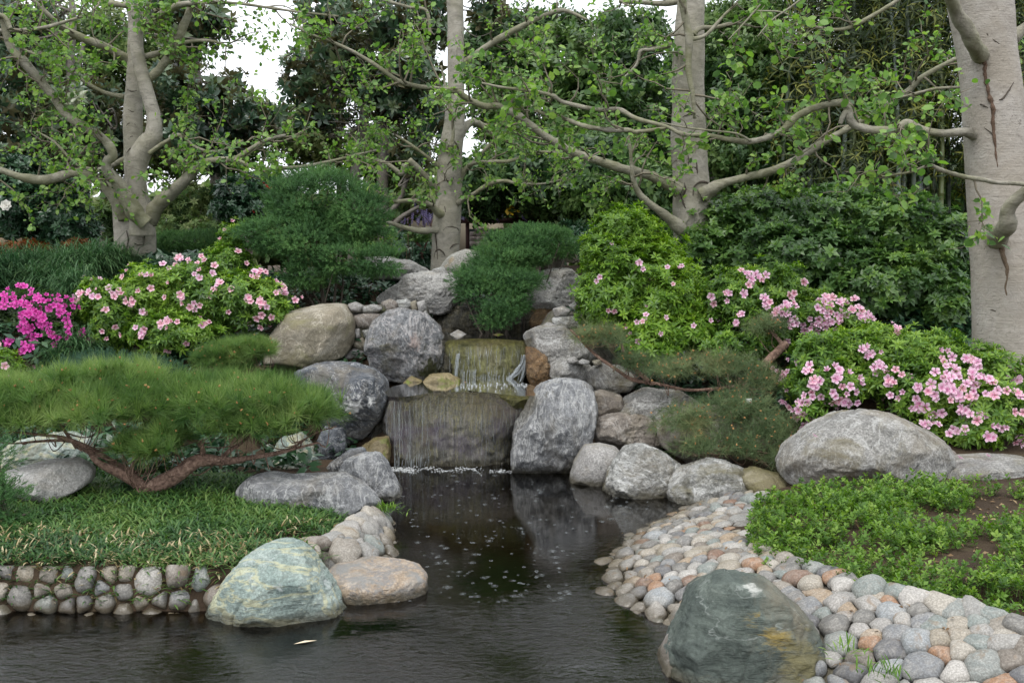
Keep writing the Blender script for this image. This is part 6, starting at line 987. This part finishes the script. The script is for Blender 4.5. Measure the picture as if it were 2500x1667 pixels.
single('lamp_post', 'thin pale pole in the sky gap right of the first tree', 'pole', *tube(at('a', [(1210, 1150), (1210, 960)], 21), np.array([.07, .07]), 8), plain('grey_metal', (.3, .29, .28)))

# ------------------------------------------------------------------ moving water, foam, drops and litter
M = NM('falling_water_and_highlights', .15, .6); M.color((.62, .67, .69)); M.p.inputs['Transmission Weight'].default_value = .35; M.p.inputs['Alpha'].default_value = .55; fall = M.m
rng = np.random.default_rng(160); tb = []
from mathutils.bvhtree import BVHTree
def drape(label_start, n, x0, x1, z1, z0, r, lens, jitter=.004, yfront=7.5):
    o = [q for q in COL.objects if q.get('label', '').startswith(label_start)][0]; me = o.data; L0 = np.array(o.location); V = np.array([v.co for v in me.vertices]) + L0; bt = BVHTree.FromPolygons([tuple(v) for v in V], [tuple(p.vertices) for p in me.polygons]); lo = V[:, 0].min(); hi = V[:, 0].max()
    for _ in range(n):
        x = lo + (hi - lo) * rng.uniform(x0, x1); zt = rng.uniform(z1 - .25 * (z1 - z0), z1) if rng.random() < .5 else rng.uniform(z0, z1); l = rng.uniform(*lens); pts = []
        for z in np.arange(zt, max(zt - l, z0), -.022):
            x += rng.normal() * jitter; h = bt.ray_cast(Vector((x, yfront, z)), Vector((0, 1, 0)))
            if h[0] is None: break
            pts.append((h[0].x, h[0].y - .004, h[0].z))
        if len(pts) > 3: P = np.array(pts); P[1:, 1] = np.minimum.accumulate(P[:, 1])[1:]; tb.append(tube(P, np.full(len(P), r) * rng.uniform(.4, 1.4) * np.sin(np.linspace(.4, 2.8, len(P))), 4) + ({},))
drape('broad wet slab', 50, .05, .35, .64, .0, .0013, (.08, .5)); drape('broad wet slab', 90, .06, .94, .64, .0, .0011, (.05, .35)); drape('yellow-green mossy', 60, .1, .92, 1.03, .68, .0018, (.05, .3))  # draped pale strands model streak highlights of the water running over the rock
def strand(zone, pts, Yd, r, n=1, j=4):
    for _ in range(n):
        q = np.array(pts, float) + rng.normal(size=(1, 2)) * (j, 1); q = q + rng.normal(size=q.shape) * (1.5, 0); P, R = smooth_path(at(zone, q, Yd + rng.normal() * .015), np.full(len(q), r) * rng.uniform(.5, 1.2, len(q)), 4); tb.append(tube(P, R, 5, .5, int(rng.integers(99))) + ({},))
strand('e', [(1163, 590), (1156, 620), (1150, 680), (1146, 740)], 9.66, .0024, 14, 6)
for x in list(range(1180, 1400, 11)) + [1410, 1425, 1440]: 
    y0 = rng.uniform(665, 715); strand('e', [(x + 4, y0), (x + 1, (y0 + 745) / 2), (x, 748)], 9.64, .0019, int(rng.integers(2, 4)), 5)
strand('e', [(1528, 595), (1518, 640), (1490, 690), (1450, 720), (1435, 745)], 9.62, .0025, 22, 11); strand('e', [(1530, 600), (1526, 660), (1515, 700), (1500, 748)], 9.62, .0024, 12, 8); strand('e', [(1500, 650), (1470, 690), (1440, 740)], 9.61, .0024, 12, 12)
for x0, y0 in ((810, 850), (840, 880), (900, 870), (960, 860), (1500, 900), (870, 1000), (905, 950)): strand('e', [(x0, y0), (x0 + 4, y0 + 90), (x0 + 3, y0 + 200), (x0 + 1, y0 + 330)], 8.84, .0016, 1, 6)
for _ in range(26): x0 = rng.uniform(800, 1000); y0 = rng.uniform(1130, 1180); strand('e', [(x0, y0), (x0 - 3, y0 + 25), (x0 - 5, 1225)], 8.82, .002, 1, 3)
V, Fc, _ = join(tb); single('falling_water_and_highlights', 'thin white strands of water running off both waterfall ledges, with pale streak highlights modelled on the rock', 'water', V, Fc, fall, True, kind='stuff')
M = NM('foam', .5, .4); M.color((.62, .64, .64)); M.p.inputs['Alpha'].default_value = .6; foam = M.m
ds = join([xf((ico(0)[0], ico(0)[1], {'tip': np.full(12, .5)}), np.eye(3))])
q = np.concatenate([np.column_stack([(xx := rng.uniform(840, 1300, 420)), 1224 + rng.normal(size=420) * 7 * (1 + .8 * np.sin(xx * .05)) + 7 * np.sin(xx * .03)]), np.column_stack([rng.uniform(1330, 1470, 110), 1232 + rng.normal(size=110) * 5]), np.column_stack([rng.uniform(800, 920, 350), 1222 + rng.normal(size=350) * 7])])
P = gnd('e', q, .004); S = np.exp(rng.normal(size=len(P)) * .5) * .0040; V, Fc, A = scatter(ds, P, np.tile([0, 0, 1.0], (len(P), 1)), S, rng)
q2 = np.column_stack([rng.uniform(1150, 1540, 170), 752 + abs(rng.normal(size=170)) * 18]); P2 = gnd('e', q2, .695); V2, F2, A2 = scatter(ds, P2, np.tile([0, 0, 1.0], (len(P2), 1)), np.exp(rng.normal(size=len(P2)) * .5) * .0030, rng); V, Fc, A = join([(V, Fc, A), (V2, F2, A2)]); V[:, 2] = np.where(V[:, 2] < .3, .004 + (V[:, 2] - .004) * .35, V[:, 2]); single('foam', 'white foam where the falls meet the pools', 'foam', V, Fc, foam, True, kind='stuff')
# rain drops: small raised rings on the pond
def ringmesh(r, t, n=14):
    a = np.linspace(0, 2 * math.pi, n, endpoint=False); P = np.stack([np.cos(a) * r, np.sin(a) * r, np.zeros(n)], 1); V = np.concatenate([P * (1 - t / r), P + (0, 0, t * .6), P * (1 + t / r)]); j = np.arange(n); jn = (j + 1) % n
    return V, np.concatenate([np.stack([j, n + j, n + jn], 1), np.stack([j, n + jn, jn], 1), np.stack([n + j, 2 * n + j, 2 * n + jn], 1), np.stack([n + j, 2 * n + jn, n + jn], 1)]), {'tip': np.zeros(3 * n)}
q = np.column_stack([rng.uniform(930, 1600, 330), 1140 + 330 * rng.random(330) ** .9]); q = q[(pond_sdf(gnd('s', q)[:, :2]) < -.12)]; P = gnd('s', q, .002); S = rng.uniform(.4, 1.2, len(P)); up = np.tile([0, 0, 1.0], (len(P), 1))
V1 = scatter(ringmesh(.010, .0022), P, up, S, rng); V2 = scatter(ringmesh(.024, .0012), P[::3], up[::3], S[::3], rng); V3 = scatter(ds, P[::6] + (0, 0, .003), up[::6], .0025, rng); V, Fc, A = join([V1, V2, V3])
M = NM('splash', .08, 1.0); M.color((.38, .41, .42)); M.p.inputs['Alpha'].default_value = .3; single('raindrop_rings', 'tiny rings left by raindrops on the dark pond', 'ripples', V, Fc, M.m, True, kind='stuff')
# litter
dm = plain('straw_leaf', (.62, .52, .36), .6, .1); pm = PK
P = gnd('g', (1655, 988), .004); V, Fc, A = scatter(leaf(1, .1, .02, .03), P[None], np.array([[0, 0, 1.0]]), .12, np.random.default_rng(2)); single('floating_leaf', 'pale straw-coloured leaf floating beside the green-grey boulder', 'leaf', V, Fc, dm)
for zone, pt, z, lab, s in (('f', (1350, 910), .85, 'fallen pale pink azalea flower lying on top of the huge speckled boulder', .032), ('f', (2045, 1015), .62, 'fallen pink azalea flower between the two right-hand boulders', .036), ('f', (2180, 1005), .62, 'fallen pink flower at the foot of the right azalea', .03)):
    Pq = at(zone, pt, 7.25 if pt[0] > 2000 else 7.05); o = link('fallen_flower', FM['lilac'][1], Pq, label=lab, category='flower'); o.scale = (s,) * 3; o.rotation_euler = (.5, .4, 1)
for zone, pt, Yd, lab in (('f', (1035, 748), 7.9, 'small white plastic marker standing in the sparse pine'),):
    c_ = at(zone, pt, Yd + .4); V, Fc = box(-.024, .024, -.008, .008, -.03, .03); T = Thing('plant_marker', lab, 'marker', c_); T.part('plate', V + c_, Fc, wm_); T.part('stake', *tube(np.array([c_ + (0, .012, .03), c_ + (0, .015, -.3)]), np.array([.003, .003]), 6), bark_dark)

# mixed low growth covering the slopes between the shrubs
rng = np.random.default_rng(170); P = np.column_stack([rng.uniform(-7, 7, 16000), rng.uniform(7.7, 14, 16000)]); P = P[(pond_sdf(P) > .12) & ~((P[:, 0] > -1.5) & (P[:, 0] < 1.25) & (P[:, 1] < 11.5)) & ~((P[:, 0] > -1.6) & (P[:, 1] < 8.7))]; P = np.column_stack([P, height(P[:, 0], P[:, 1]) + .03]); Z = norm(np.array([0, -.2, 1.0]) + rng.normal(size=P.shape) * .5)
V, Fc, A = multi(EV, P, Z, .085 * rng.uniform(.6, 1.5, len(P)), rng); single('slope_ground_cover', 'dark low leafy growth covering the slopes under the shrubs and trees', 'ground cover', V, Fc, LM['camellia'], False, A, kind='stuff')

# fallen leaves and crumbs
rng = np.random.default_rng(180); P2 = np.concatenate([reg3(900), reg2(260)]); P2[:, 2] += .008
q = np.column_stack([rng.uniform(1460, 2500, 500), rng.uniform(1250, 1600, 500)]); Pc = gnd('s', q, .2); kd = (pond_sdf(Pc[:, :2]) > .1) & (pond_sdf(Pc[:, :2]) < .8); Pc = Pc[kd]; Pc[:, 2] = np.clip(pond_sdf(Pc[:, :2]) * .42, 0, .34) + .02
P2 = np.concatenate([P2, Pc[:60]]); V, Fc, A = scatter(leaf(1, .22, .06, .12), P2, norm(np.array([0, 0, 1.0]) + rng.normal(size=P2.shape) * .4), .032 * rng.uniform(.5, 1.4, len(P2)), rng); single('leaf_litter', 'small dry tan leaves scattered over the soil and the cobbles', 'leaf litter', V, Fc, leafmat('litter_leaf', [(.09, .05, .025), (.20, .13, .07), (.34, .26, .15)], .8, .2, .1), False, A, kind='stuff')
